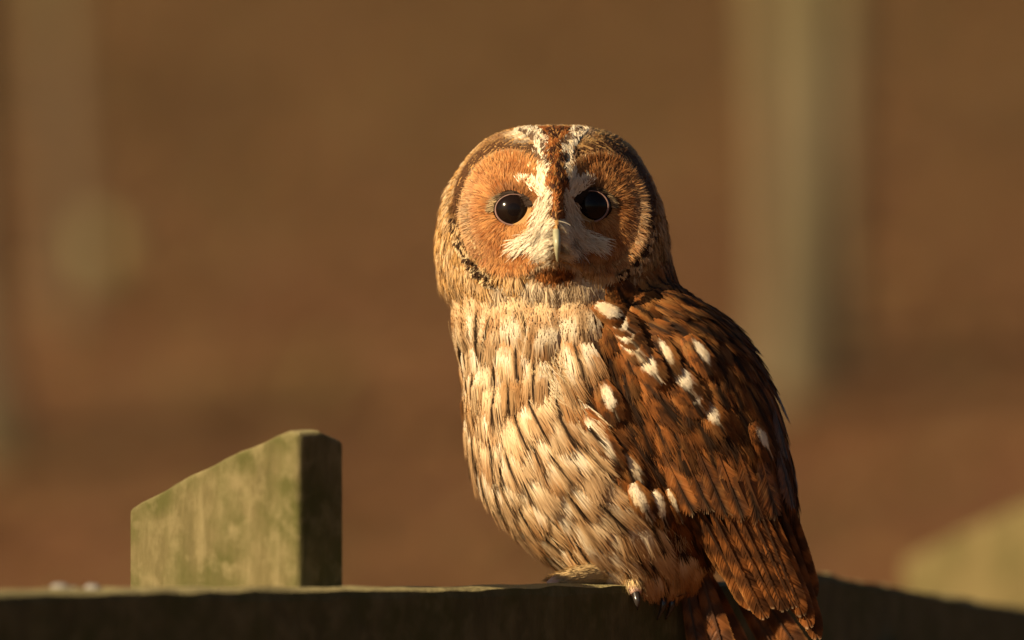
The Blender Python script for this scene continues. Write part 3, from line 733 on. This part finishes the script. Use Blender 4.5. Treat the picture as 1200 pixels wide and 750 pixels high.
# greater coverts whose rounded pale-edged tips overhang the flight feathers
for k, (tx, ty, an, wh, ln) in enumerate([(757, 594, 64, 2, 1.0), (776, 601, 70, 2, .95), (793, 596, 72, 2, .9), (812, 604, 66, 0, 1.0), (832, 600, 66, 0, 1.0), (852, 606, 66, 0, 1.05), (872, 610, 68, 0, 1.05), (893, 612, 70, 0, 1.05), (912, 606, 70, 0, 1.0), (928, 596, 72, 0, 1.0), (938, 572, 74, 0, .9), (922, 540, 70, 0, .9), (918, 500, 68, 0, .8)]):
    sc = ln; L = 86 * S * sc if not wh else 58 * S * sc; a = math.radians(an)
    p, n_ = hit(tx - math.cos(a) * L / S * .97, ty - math.sin(a) * L / S * .97); t_ = tangent(A([[math.cos(a), 0, -math.sin(a)]]), n_[None])[0]
    place('greater_covert', (WHITED[1][k % 3] if wh else MEDIAN[k % len(MEDIAN)])[0], p + n_ * .0036, t_, n_, math.radians(3), sc, 0, 0, 1.0)

# folded flight feathers
FL = [((780, 575), (842, 646), 1, .80), ((792, 572), (862, 684), 2, .9), ((804, 570), (882, 717), 4, 1.0), ((818, 566), (898, 729), 5, 1.0), ((832, 562), (910, 716), 0, 1.0), ((846, 560), (921, 720), 1, 1.0), ((860, 558), (932, 716), 2, 1.0),
      ((874, 556), (941, 726), 3, 1.0), ((888, 553), (949, 740), 4, 1.0), ((902, 550), (958, 754), 5, 1.0), ((914, 545), (953, 705), 1, .9)]
def span(name, me, L0, a, b, ya, yb, wd, N=(0.25, -1, 0.1)):
    p, q = W(*a, ya), W(*b, yb); t_ = q - p; n_ = A(N, float)
    return place(name, me, p, t_, n_, 0, np.linalg.norm(t_) / L0, 0, 0, wd * L0 / np.linalg.norm(t_))
for k, (a, b, mi, wd) in enumerate(FL):
    h_, n_ = hit(*a); y_ = h_[1] - .003 - .0007 * k + .0010 * max(0, k - 6) ** 1.5
    span('flight_feather', FLIGHT[mi][0], 160 * S, a, b, y_, min(y_ + .030, -.018), wd, (-.30, -1, .12))
# tail
for k, (a, b, y_, wd) in enumerate([((800, 600), (866, 800), .018, 1.0), ((792, 622), (826, 800), -.006, .8), ((806, 615), (858, 800), -.008, 1.0), ((795, 605), (878, 795), .012, 1.0), ((790, 610), (852, 802), .006, .95), ((785, 612), (838, 800), .000, .85), ((820, 610), (925, 790), .016, .9), ((835, 610), (948, 780), .012, .9)]):
    span('tail_feather', TAIL[k % 4][0], 200 * S, a, b, y_, y_ - .004, wd, (-.15, -1, 0))

def p_eye_front(e):
    p, _ = hit(*e); return p[1] + .0158 * .62 - .0015 - .0158

class Bag:
    def __init__(self): self.v, self.f, self.c, self.m, self.n = [], [], [], [], 0
    def add(self, vfc):
        v, f, c, m_ = vfc; self.v.append(v); self.f.append(f + self.n); self.c.append(c); self.m.append(m_); self.n += len(v)
    def build(self, name, **props):
        return link(name, new_mesh(name, np.concatenate(self.v), np.concatenate(self.f), np.concatenate(self.c), True, np.concatenate(self.m)), M_DOWN, owl, kind='stuff', **props)

def ell(x, y, cx, cy, rx, ry): return np.hypot((x - cx) / rx, (y - cy) / ry)
def seg_d(x, y, pts):
    d = np.full(np.shape(x), 1e9)
    for (x0, y0), (x1, y1) in zip(pts, pts[1:]):
        t = np.clip(((x - x0) * (x1 - x0) + (y - y0) * (y1 - y0)) / ((x1 - x0) ** 2 + (y1 - y0) ** 2), 0, 1)
        d = np.minimum(d, np.hypot(x - x0 - t * (x1 - x0), y - y0 - t * (y1 - y0)))
    return d

P, N = samples(420000); qx, qy = PX(P); m = (qy < 372)
P, N, qx, qy = P[m], N[m], qx[m], qy[m]
frontm = N[:, 1] < -0.15
rL, rR = ell(qx, qy, *DISC_L), ell(qx, qy, *DISC_R)
inL = frontm & (rL < 1) & (qx < 648); inR = frontm & (rR < 1) & (qx > 656)
# white brow stripes, lores and chin in photo pixels
BROW_L = [(611, 213), (622, 213), (637, 226), (636, 200), (632, 182), (635, 168), (622, 155), (606, 151)]; BROW_R = [(692, 213), (683, 215), (671, 226), (669, 205), (668, 188), (666, 172), (676, 157), (686, 151)]
browd = np.minimum(seg_d(qx, qy, BROW_L), seg_d(qx, qy, BROW_R)); brow = frontm & (browd < 3.6 + 3.6 * rng.random(len(qx)) * sm(48, 20, np.abs(qx - 652)) + 1.2 * sm(200, 185, qy))
mid = frontm & (np.abs(qx - 651) < 13) & (qy > 150) & (qy < 262)
lore_d = np.minimum.reduce([seg_d(qx, qy, [(642, 264), (620, 283), (610, 287)]) / 10, seg_d(qx, qy, [(662, 264), (688, 281), (698, 284)]) / 9.5, seg_d(qx, qy, [(640, 225), (636, 258)]) / 9, seg_d(qx, qy, [(666, 225), (668, 258)]) / 8, ell(qx, qy, 652, 286, 29, 20)])
lore = frontm & (lore_d < .72 + .5 * rng.random(len(qx)) ** 1.5)
chin = frontm & (ell(qx, qy, 650, 319, 28, 13) < 1)

# facial discs: hair-like barbs raying out from each eye
disc = Bag()
for inm, e, c, r in ((inL, EL, DISC_L, rL), (inR, ER, DISC_R, rR)):
    ii = np.where(inm & (ell(qx, qy, e[0], e[1], 20, 17) > 1) & ~brow & ~lore & ~mid)[0]; rng.shuffle(ii); ii = ii[:20000]
    x, y = qx[ii], qy[ii]; d = np.stack([x - e[0], np.zeros(len(ii)), -(y - e[1])], -1); d /= np.linalg.norm(d, axis=1, keepdims=True)
    D = tangent(d, N[ii]); D = rotin(D, N[ii], rng.normal(0, .22, len(ii)))
    g = vnoise(x * .09, y * .09, 4); rr_ = ell(x, y, e[0], e[1], 1, 1); base = mix(A([.36, .115, .025]), A([.56, .25, .075]), sm(.25, .75, g * .45 + .30 * rng.random(len(ii)) + .25 * (.5 + .5 * np.sin(rr_ * .55 + 3 * g))))
    outer = sm(.55, .95, r[ii]) * sm(-10, 30, np.abs(x - 651) - 60) * np.exp(-((y - 255) / 38) ** 2)
    base = mix(base, A([.62, .46, .27]), outer * .75 * (.4 + .6 * rng.random(len(ii))))
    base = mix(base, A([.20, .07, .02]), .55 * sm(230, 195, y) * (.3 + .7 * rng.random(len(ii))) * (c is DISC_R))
    ring = np.exp(-((ell(x, y, e[0], e[1], 21, 18) - 1.15) / .22) ** 2); base = mix(base, A([.10, .04, .016]), ring * .65 * sm(e[1] + 16, e[1] - 12, y)); base = mix(base, A([.16, .055, .016]), (rng.random(len(ii)) < .12) * .7)
    tip = mix(base, A([.70, .50, .28]), .35 * rng.random(len(ii)))
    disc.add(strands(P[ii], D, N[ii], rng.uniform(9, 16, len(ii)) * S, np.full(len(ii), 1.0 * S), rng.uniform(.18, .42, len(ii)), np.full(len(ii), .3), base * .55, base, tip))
disc.build('facial_disc_plumage', label='orange-brown hair-like plumage raying from both eyes')

face = Bag()
# white brows: upwards and outwards from the bridge
ii = np.where(brow & (ell(qx, qy, *EL, 21, 18) > 1) & (ell(qx, qy, *ER, 19, 18) > 1))[0][:5200]; x, y = qx[ii], qy[ii]
d = np.stack([np.where(x < 651, -1, 1) * np.clip((y - 200) / 18, 0.05, 1.2), 0 * x, np.ones(len(ii)) * .8], -1); D = rotin(tangent(d, N[ii]), N[ii], rng.normal(0, .25, len(ii)))
cc = mix(CREAM * 1.1, WHITE * 1.06, rng.random(len(ii)) ** .6); spk = sm(.56, .66, vnoise(x * .26, y * .26, 14)) * sm(206, 196, y); cc = mix(cc, BROWN * 1.2, spk * .9)
face.add(strands(P[ii], D, N[ii], rng.uniform(8, 14, len(ii)) * S, np.full(len(ii), 1.7 * S), rng.uniform(.3, .7, len(ii)), np.full(len(ii), .45), cc * .7, cc, cc))
# rufous stripe between the brows
ii = np.where(mid & ~brow & (qy < 258))[0][:4200]; x, y = qx[ii], qy[ii]
D = rotin(tangent(np.stack([(x - 651) * .03, 0 * x, np.ones(len(ii))], -1), N[ii]), N[ii], rng.normal(0, .3, len(ii)))
g = vnoise(x * .28, y * .22, 12); cc = mix(A([.30, .095, .022]), A([.05, .018, .009]), sm(.36, .58, g)); cc = mix(cc, A([.55, .28, .09]), sm(.75, .9, rng.random(len(ii))) * .7)
face.add(strands(P[ii], D, N[ii], rng.uniform(8, 13, len(ii)) * S, np.full(len(ii), 1.8 * S), rng.uniform(.3, .7, len(ii)), np.full(len(ii), .4), cc * .7, cc, cc * 1.1))
# lores: pale bristles sweeping down and out past the beak
ii = np.where(lore & ~brow & (ell(qx, qy, *EL, 21, 18.5) > 1) & (ell(qx, qy, *ER, 19.5, 18.5) > 1) & (np.abs(qx - 653) > np.where(qy < 281, .3, 3)))[0][:9500]; x, y = qx[ii], qy[ii]
sx = np.where(x < 653, -1, 1); out = np.clip((y - 232) / 40, 0.15, 1)
d = np.stack([sx * (.35 + .75 * out), 0 * x, -(.9 - .35 * out)], -1); D = rotin(tangent(d, N[ii]), N[ii], rng.normal(0, .22, len(ii)))
cc = mix(A([.66, .53, .35]), A([.88, .78, .60]), rng.random(len(ii)) ** .8); cc = mix(cc, A([.50, .27, .10]), sm(.75, 1.1, lore_d[ii]) * .6 * rng.random(len(ii))); dk = sm(.45, .75, vnoise(x * .16, y * .10, 21)) * .7; cc = mix(cc, A([.16, .12, .08]), dk * 1.15 * sm(40, 20, np.abs(x - 653)) * sm(255, 275, y))
face.add(strands(P[ii], D, N[ii], rng.uniform(10, 22, len(ii)) * S, np.full(len(ii), .95 * S), rng.uniform(.2, .75, len(ii)), np.full(len(ii), .35), cc * .8, cc, cc * 1.02))
# brown chin patch
ii = np.where(chin)[0][:3000]; x, y = qx[ii], qy[ii]
D = rotin(tangent(np.stack([(x - 650) * .02, 0 * x, -np.ones(len(ii))], -1), N[ii]), N[ii], rng.normal(0, .3, len(ii)))
cc = mix(A([.33, .12, .03]), A([.12, .045, .015]), sm(.4, .7, vnoise(x * .25, y * .25, 31))); cc = mix(cc, CREAM, sm(.7, 1.05, ell(x, y, 650, 319, 28, 13)) * .7)
face.add(strands(P[ii], D, N[ii], rng.uniform(9, 14, len(ii)) * S, np.full(len(ii), 1.7 * S), rng.uniform(.35, .8, len(ii)), np.full(len(ii), .4), cc * .7, cc, cc * 1.1))
for e, rx, ry, sg_ in ((EL, 22, 18.5, -1), (ER, 20.5, 18.5, 1)):
    k = 620; th = rng.uniform(.12, 1.0, k) * math.pi; th = th if sg_ < 0 else math.pi - th
    hx, hy = e[0] + np.cos(th) * rx * rng.uniform(1.0, 1.16, k), e[1] - np.sin(th) * ry * rng.uniform(.86, 1.2, k)
    H = [hit(a, b) for a, b in zip(hx, hy)]; q = A([h[0] for h in H]); q[:, 1] = np.minimum(q[:, 1], p_eye_front(e) + .0035 + .005 * np.abs(np.cos(th))); m = np.tile(A([sg_ * .3, -.95, .1]), (k, 1))
    d = np.stack([np.full(k, sg_ * .9) + .2 * np.cos(th), np.zeros(k), -.25 + .5 * (np.cos(th) * sg_ < 0) * 0 + rng.normal(0, .15, k)], -1)
    cc = mix(A([.035, .02, .012]), A([.60, .42, .22]), sm(.3, .9, np.cos(th) * sg_)[:] * rng.random(k))
    face.add(strands(q, tangent(d, m), m, rng.uniform(6, 11, k) * S, np.full(k, 1.3 * S), rng.uniform(.05, .3, k), np.full(k, .1), cc, cc, cc))
face.build('face_plumage', label='white brows, rufous forehead stripe and pale bristles round the beak')

# crown, cheeks, nape and ruff: small soft feathers, each a fan of barbs
ruff = Bag()
out_m = ~(inL & (rL < .97)) & ~(inR & (rR < .97)) & ~brow & ~mid & ~lore & ~chin & (is_head(qx, qy - 8) | (N[:, 1] > 0.1))
ii = np.where(out_m)[0]
spc = np.where(qy[ii] < 200, 4.6, np.where(np.minimum(rL[ii], rR[ii]) < 1.36, 3.6, 6.0)) * S * np.where(N[ii, 1] > .3, 1.7, 1.0)
ii = ii[thin(P[ii], spc)]
x, y = qx[ii], qy[ii]; K = len(ii)
rx_, ry_ = x - 650, y - 262; rl = np.hypot(rx_, ry_) + 1e-6; dn = sm(175, 300, y)
d = np.stack([rx_ / rl * (1 - .80 * dn), .25 + 0 * x, -(ry_ / rl * (1 - .8 * dn) + dn * 1.0)], -1)
low = sm(318, 335, y) * (np.abs(x - 655) < 110); d[:, 0] *= (1 - .5 * low)
Dk = tangent(d, N[ii])
r1 = np.minimum(np.where(x < 651, rL[ii], 9), np.where(x >= 651, rR[ii], 9)); fr = frontm[ii]
u1, u2 = rng.random(K), rng.random(K)
root = mix(A([.34, .15, .045]), A([.50, .26, .085]), u1)
midc = mix(A([.66, .37, .12]), CREAM * 1.05, u2 ** 1.3 * .9)
tip = mix(A([.60, .34, .12]), A([.16, .065, .02]), (rng.random(K) < .38) * .9)
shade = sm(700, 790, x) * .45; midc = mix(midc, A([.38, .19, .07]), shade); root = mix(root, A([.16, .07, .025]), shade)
topd = sm(200, 150, y) * fr                                                    # mottled darker crown
midc = mix(midc, mix(A([.17, .058, .017]), A([.68, .44, .18]), sm(.52, .68, vnoise(x * .17, y * .2, 41))), topd * .9); tip = mix(tip, A([.10, .04, .014]), topd * .45)
arc = fr * np.exp(-((r1 - 1.22) / .085) ** 2) * sm(268, 235, y)                # dark band over the discs
for q in (root, midc, tip): q[:] = mix(q, A([.085, .034, .013]), np.clip(arc * 2.2, 0, 1) * .97)
lowr = fr * np.exp(-((r1 - 1.26) / .085) ** 2) * sm(272, 292, y) * sm(12, 40, np.abs(x - 651))                # speckled rim under the discs
chk = sm(.46, .54, vnoise(x * .25 + .5 * vnoise(x * .2, y * .2, 3), y * .25, 79))
for q in (root, midc, tip): q[:] = mix(q, mix(A([.05, .025, .012]), A([.74, .56, .32]), chk), np.clip(lowr * 1.7, 0, 1))
whit = fr * sm(322, 333, y) * sm(92, 66, np.abs(x - 655)) + fr * 1.5 * np.exp(-(((x - 616) / 17) ** 2 + ((y - 156) / 9) ** 2)) + .7 * fr * np.exp(-(((x - 682) / 10) ** 2 + ((y - 153) / 6) ** 2))
whit = np.clip(whit * 1.3, 0, 1) * (.65 + .35 * rng.random(K))
for q, k in ((root, .6), (midc, 1), (tip, .9)): q[:] = mix(q, mix(CREAM, WHITE, rng.random(K)), whit * k)
Lk = np.where(y < 200, 11, 17.0); Lk = np.where((r1 < 1.36) & fr, 8, Lk); Lk = np.where((y > 318) | (np.abs(x - 650) > 118), 24.0, Lk); Lk = np.where(lowr > .25, 8.0, Lk) * rng.uniform(.8, 1.2, K) * S
mS = 13
rep = np.repeat(np.arange(K), mS); fan = np.tile(np.linspace(-1, 1, mS), K) * .42 + rng.normal(0, .06, K * mS)
D = rotin(Dk[rep], N[ii][rep], fan); jit = (1 + .20 * (rng.random(len(rep)) - .5)) * np.repeat(1 + .55 * (rng.random(K) - .4), mS)
edge = (1 - .25 * np.abs(np.tile(np.linspace(-1, 1, mS), K)))
sidev = np.cross(N[ii][rep], Dk[rep]) * (np.tile(np.linspace(-1, 1, mS), K) * 2.4 * S)[:, None]
core = np.exp(-(np.tile(np.linspace(-1, 1, mS), K) / .28) ** 2) * np.repeat((rng.random(K) < .35) * .8, mS)
cm = mix(midc[rep], A([.11, .05, .02]), core); ct = mix(tip[rep], A([.09, .04, .016]), core)
lift = np.repeat(rng.uniform(.14, .42, K), mS) + rng.normal(0, .05, len(rep))
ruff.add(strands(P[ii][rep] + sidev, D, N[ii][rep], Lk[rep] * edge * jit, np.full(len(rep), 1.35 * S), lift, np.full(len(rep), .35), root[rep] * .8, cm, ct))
# broken dark-and-cream speckles along the lower rim of the discs
sx_, sy_, sd_ = [], [], []
for c, a0, a1 in ((DISC_L, 104, 176), (DISC_R, 4, 76)):
    for row in range(2):
        for a in np.arange(a0, a1, 4.6):
            t_ = math.radians(a + 2.3 * (row % 2) + rng.normal(0, 1.2)); q = 1.16 + .085 * row + rng.normal(0, .03)
            if rng.random() < .22: continue
            sx_.append(c[0] + c[2] * q * math.cos(t_)); sy_.append(c[1] + c[3] * q * math.sin(t_)); sd_.append((int(a / 4.6) + row) % 2 if rng.random() < .6 else rng.integers(2))
H = [hit(a, b) for a, b in zip(sx_, sy_)]; hp, hn = A([h[0] for h in H]), A([h[1] for h in H]); k = len(H)
dk_ = mix(A([.05, .024, .012]), A([.70, .48, .24]), A(sd_, float))
ctr = np.stack([A(sx_) - 651, np.zeros(k), -(A(sy_) - 250)], -1); ctr /= np.linalg.norm(ctr, axis=1, keepdims=True); ctr[:, 2] -= .5
rp_ = np.repeat(np.arange(k), 12); off_ = rng.normal(0, 1.3 * S, (len(rp_), 3))
ruff.add(strands(hp[rp_] + hn[rp_] * .0034 + off_, rotin(tangent(ctr, hn)[rp_], hn[rp_], rng.normal(0, .35, len(rp_))), hn[rp_], rng.uniform(4, 7, len(rp_)) * S, np.full(len(rp_), 1.4 * S), rng.uniform(.1, .4, len(rp_)), np.full(len(rp_), .2), dk_[rp_], dk_[rp_], dk_[rp_]))
ruff.build('head_plumage', label='soft mottled feathers of the crown, cheeks and ruff')

# loose down over the breast, belly and legs
down = Bag()
P, N = samples(120000); qx, qy = PX(P)
wd_edge = qx - np.interp(qy, WING_EDGE[:, 0], WING_EDGE[:, 1])
ok = ~is_head(qx, qy - 6) & (wd_edge < 2) & (qy < 690) & (N[:, 1] < .25)
ii = np.where(ok)[0]; x, y = qx[ii], qy[ii]
dens = .02 + .30 * np.exp(-((wd_edge[ii] + 12) / 13) ** 2) * sm(400, 430, y) + .5 * sm(625, 660, y)
ii = ii[rng.random(len(ii)) < dens]; x, y = qx[ii], qy[ii]; k = len(ii)
D = rotin(tangent(flow(x, y), N[ii]), N[ii], rng.normal(0, .25, k))
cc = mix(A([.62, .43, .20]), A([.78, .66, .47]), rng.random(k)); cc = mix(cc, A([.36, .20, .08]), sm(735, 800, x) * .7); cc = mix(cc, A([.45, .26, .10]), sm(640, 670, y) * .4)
Ls = np.where(y > 625, rng.uniform(14, 30, k), rng.uniform(20, 42, k)) * S
down.add(strands(P[ii] + N[ii] * (.0045 * (y < 640))[:, None], D, N[ii], Ls, np.full(k, .62 * S), rng.uniform(.03, .22, k), np.full(k, .22), cc * .9, cc, cc, 4))
down.build('breast_down', label='loose pale down over the flank and legs')

# ---- eyes
def eye(e, rx, ry, ydep, inner):
    c = W(e[0], e[1], ydep); R = .0158
    bm = bmesh.new(); bmesh.ops.create_uvsphere(bm, u_segments=40, v_segments=28, radius=R)
    o = bm_obj('eye', bm, M_EYE, owl, True, label='large glossy near-black eye'); o.location = tuple(c)
    nseg, ms = 56, 10; vs_, fs_ = [], []
    for i in range(nseg):
        a = 2 * math.pi * i / nseg; pxx, pzz = math.cos(a) * rx * S, math.sin(a) * ry * S
        pin = math.exp(-((((a - (0 if inner > 0 else math.pi) + .45 * inner + math.pi) % (2 * math.pi)) - math.pi) / .38) ** 2)
        pxx += inner * pin * 2.6 * S; pzz -= pin * 1.6 * S
        rr = math.hypot(pxx, pzz); yy = -math.sqrt(max(R * R - rr * rr, 1e-8)) - .0006
        tr_ = .00062 - .00028 * max(0.0, math.sin(a))
        for k in range(ms):
            b = 2 * math.pi * k / ms; q = (rr + tr_ * math.cos(b)) / rr
            vs_.append((pxx * q, yy + tr_ * .9 * math.sin(b), pzz * q))
    for i in range(nseg):
        for k in range(ms):
            fs_.append((i * ms + k, ((i + 1) % nseg) * ms + k, ((i + 1) % nseg) * ms + (k + 1) % ms, i * ms + (k + 1) % ms))
    link('eyelid', new_mesh('eyelid', vs_, fs_), M_LID, o, label='pinkish eyelid rim')
    return o
for e, rx, ry, inn in ((EL, 21.0, 17.8, 1), (ER, 19.3, 17.8, -1)):
    p, n_ = hit(*e); eye(e, rx, ry, p[1] + .0158 * .62 - .0015, inn)

# ---- beak
pth = [((652, 264), -.006, 4.6), ((652, 271), .0005, 6.0), ((652.5, 278), .0052, 6.4), ((653, 286), .0072, 5.9), ((653.2, 293), .0066, 4.9), ((653.4, 300), .0042, 3.5), ((653.4, 307), .0008, 1.1)]
p0, _ = hit(652, 262); vs_, fs_ = [], []; sg = 18
for (q, fwd, r) in pth:
    c = W(q[0], q[1], p0[1] - .001 - fwd)
    for k in range(sg):
        a = 2 * math.pi * k / sg; vs_.append((c[0] + r * S * .72 * math.cos(a), c[1] + r * S * 1.15 * math.sin(a), c[2]))
for i in range(len(pth) - 1):
    for k in range(sg): fs_.append((i * sg + k, i * sg + (k + 1) % sg, (i + 1) * sg + (k + 1) % sg, (i + 1) * sg + k))
bk = link('beak', new_mesh('beak', vs_, fs_), M_BEAK, owl, label='pale greenish horn-coloured hooked beak')
sb = bk.modifiers.new('sub', 'SUBSURF'); sb.levels = sb.render_levels = 1

# ---- feet: feathered toes and talons gripping the rail
def tube(pts, rad, sg=14, flat=1.0):
    pts = [A(p) for p in pts]; vs_, fs_ = [], []
    # resample smoothly
    t = np.linspace(0, len(pts) - 1, (len(pts) - 1) * 5 + 1); Q = A([[np.interp(t, range(len(pts)), [p[k] for p in pts])] for k in range(3)])[:, 0].T; Rr = np.interp(t, range(len(pts)), rad)
    for _ in range(3): Q[1:-1] = (Q[:-2] + 2 * Q[1:-1] + Q[2:]) / 4
    for i in range(len(Q)):
        d = Q[min(i + 1, len(Q) - 1)] - Q[max(i - 1, 0)]; d /= np.linalg.norm(d); s_ = np.cross(d, A([0, 1, .2])); s_ /= np.linalg.norm(s_); w_ = np.cross(d, s_)
        for k in range(sg):
            a = 2 * math.pi * k / sg; vs_.append(Q[i] + Rr[i] * (s_ * math.cos(a) + w_ * math.sin(a) * flat))
    for i in range(len(Q) - 1):
        for k in range(sg): fs_.append((i * sg + k, i * sg + (k + 1) % sg, (i + 1) * sg + (k + 1) % sg, (i + 1) * sg + k))
    n0 = len(vs_); vs_ += [Q[0], Q[-1]]; m_ = (len(Q) - 1) * sg
    f3 = [(n0, (k + 1) % sg, k, k) for k in range(sg)]
    me = bpy.data.meshes.new('t'); me.from_pydata([tuple(v) for v in vs_], [], fs_ + [(n0, (k + 1) % sg, k) for k in range(sg)] + [(n0 + 1, m_ + k, m_ + (k + 1) % sg) for k in range(sg)])
    for p in me.polygons: p.use_smooth = True
    return me, Q, Rr
toe_fur = Bag()
def toe(pts, rad, tal, trad, fur=True, furcol=(.56, .40, .20)):
    me, Q, Rr = tube(pts, rad); me.name = 'toe'; zz = np.linspace(0, 1, len(Q)).repeat(14); zz = np.concatenate([zz, [0, 1]]); tc_ = mix(A(furcol), A([.66, .42, .32]), sm(.72, .84, zz))
    ca_ = me.color_attributes.new('Col', 'FLOAT_COLOR', 'POINT'); ca_.data.foreach_set('color', np.concatenate([tc_, np.ones((len(zz), 1))], 1).astype(np.float32).ravel()); o = link('toe', me, M_DOWN, owl)
    tm, _, _ = tube(tal, trad, 10); tm.name = 'talon'; link('talon', tm, M_TALON, o, label='dark glossy curved talon')
    if fur:
        k = 1300; i = rng.integers(0, int(len(Q) * .78), k); a = rng.uniform(0, 2 * np.pi, k); d = Q[np.minimum(i + 1, len(Q) - 1)] - Q[i]; d /= np.linalg.norm(d, axis=1, keepdims=True)
        s_ = np.cross(d, A([0, 1, .2])); s_ /= np.linalg.norm(s_, axis=1, keepdims=True); w_ = np.cross(d, s_)
        nn = s_ * np.cos(a)[:, None] + w_ * np.sin(a)[:, None]; pp = Q[i] + nn * Rr[i][:, None] * .95
        cc = mix(A(furcol) * .8, A(furcol) * 1.2, rng.random(k))
        toe_fur.add(strands(pp, d, nn, rng.uniform(9, 17, k) * S, np.full(k, 1.0 * S), rng.uniform(.12, .45, k), np.full(k, .12), cc * .8, cc, cc))
ZT = FEET[2]
def tp(px_, y, h):  # toe point standing h above the rail at column px_, depth y
    f = S * (D0 + y) / D0; return A([(px_ - 600) * f, y, ZT + h])
def rail_y(px_): return rail_pt(px_, 690)[1]
toe([tp(716, -.030, .014), tp(690, -.045, .0105), tp(668, -.060, .0085), tp(652, -.070, .0062), tp(644, -.075, .0050)], [.0088, .0080, .0066, .0056, .0030], [tp(650, -.066, .0050), tp(645, -.058, .0030), tp(646, -.052, .0008)], [.0026, .0018, .0004])
toe([tp(728, -.014, .014), tp(738, -.026, .0115), tp(743, -.036, .004), tp(745, -.041, -.0025)], [.0090, .0078, .0062, .0040], [tp(745, -.040, -.002), tp(747, -.0445, -.008), tp(747, -.041, -.014)], [.0032, .0022, .0004])
for px0, px1, yo in ((766, 776, .002), (776, 786, .010)):
    toe([tp(px0 - 4, .012, .014), tp(px0 + 4, yo - .010, .011), tp(px1 - 2, yo - .018, .003), tp(px1, yo - .021, -.004)], [.0085, .0072, .0055, .0036], [tp(px1, yo - .020, -.003), tp(px1 + 2, yo - .025, -.012), tp(px1 - 6, yo - .021, -.022)], [.0032, .0023, .0004], True, (.30, .19, .09))
toe_fur.build('toe_plumage', label='short buff feathering on the toes')
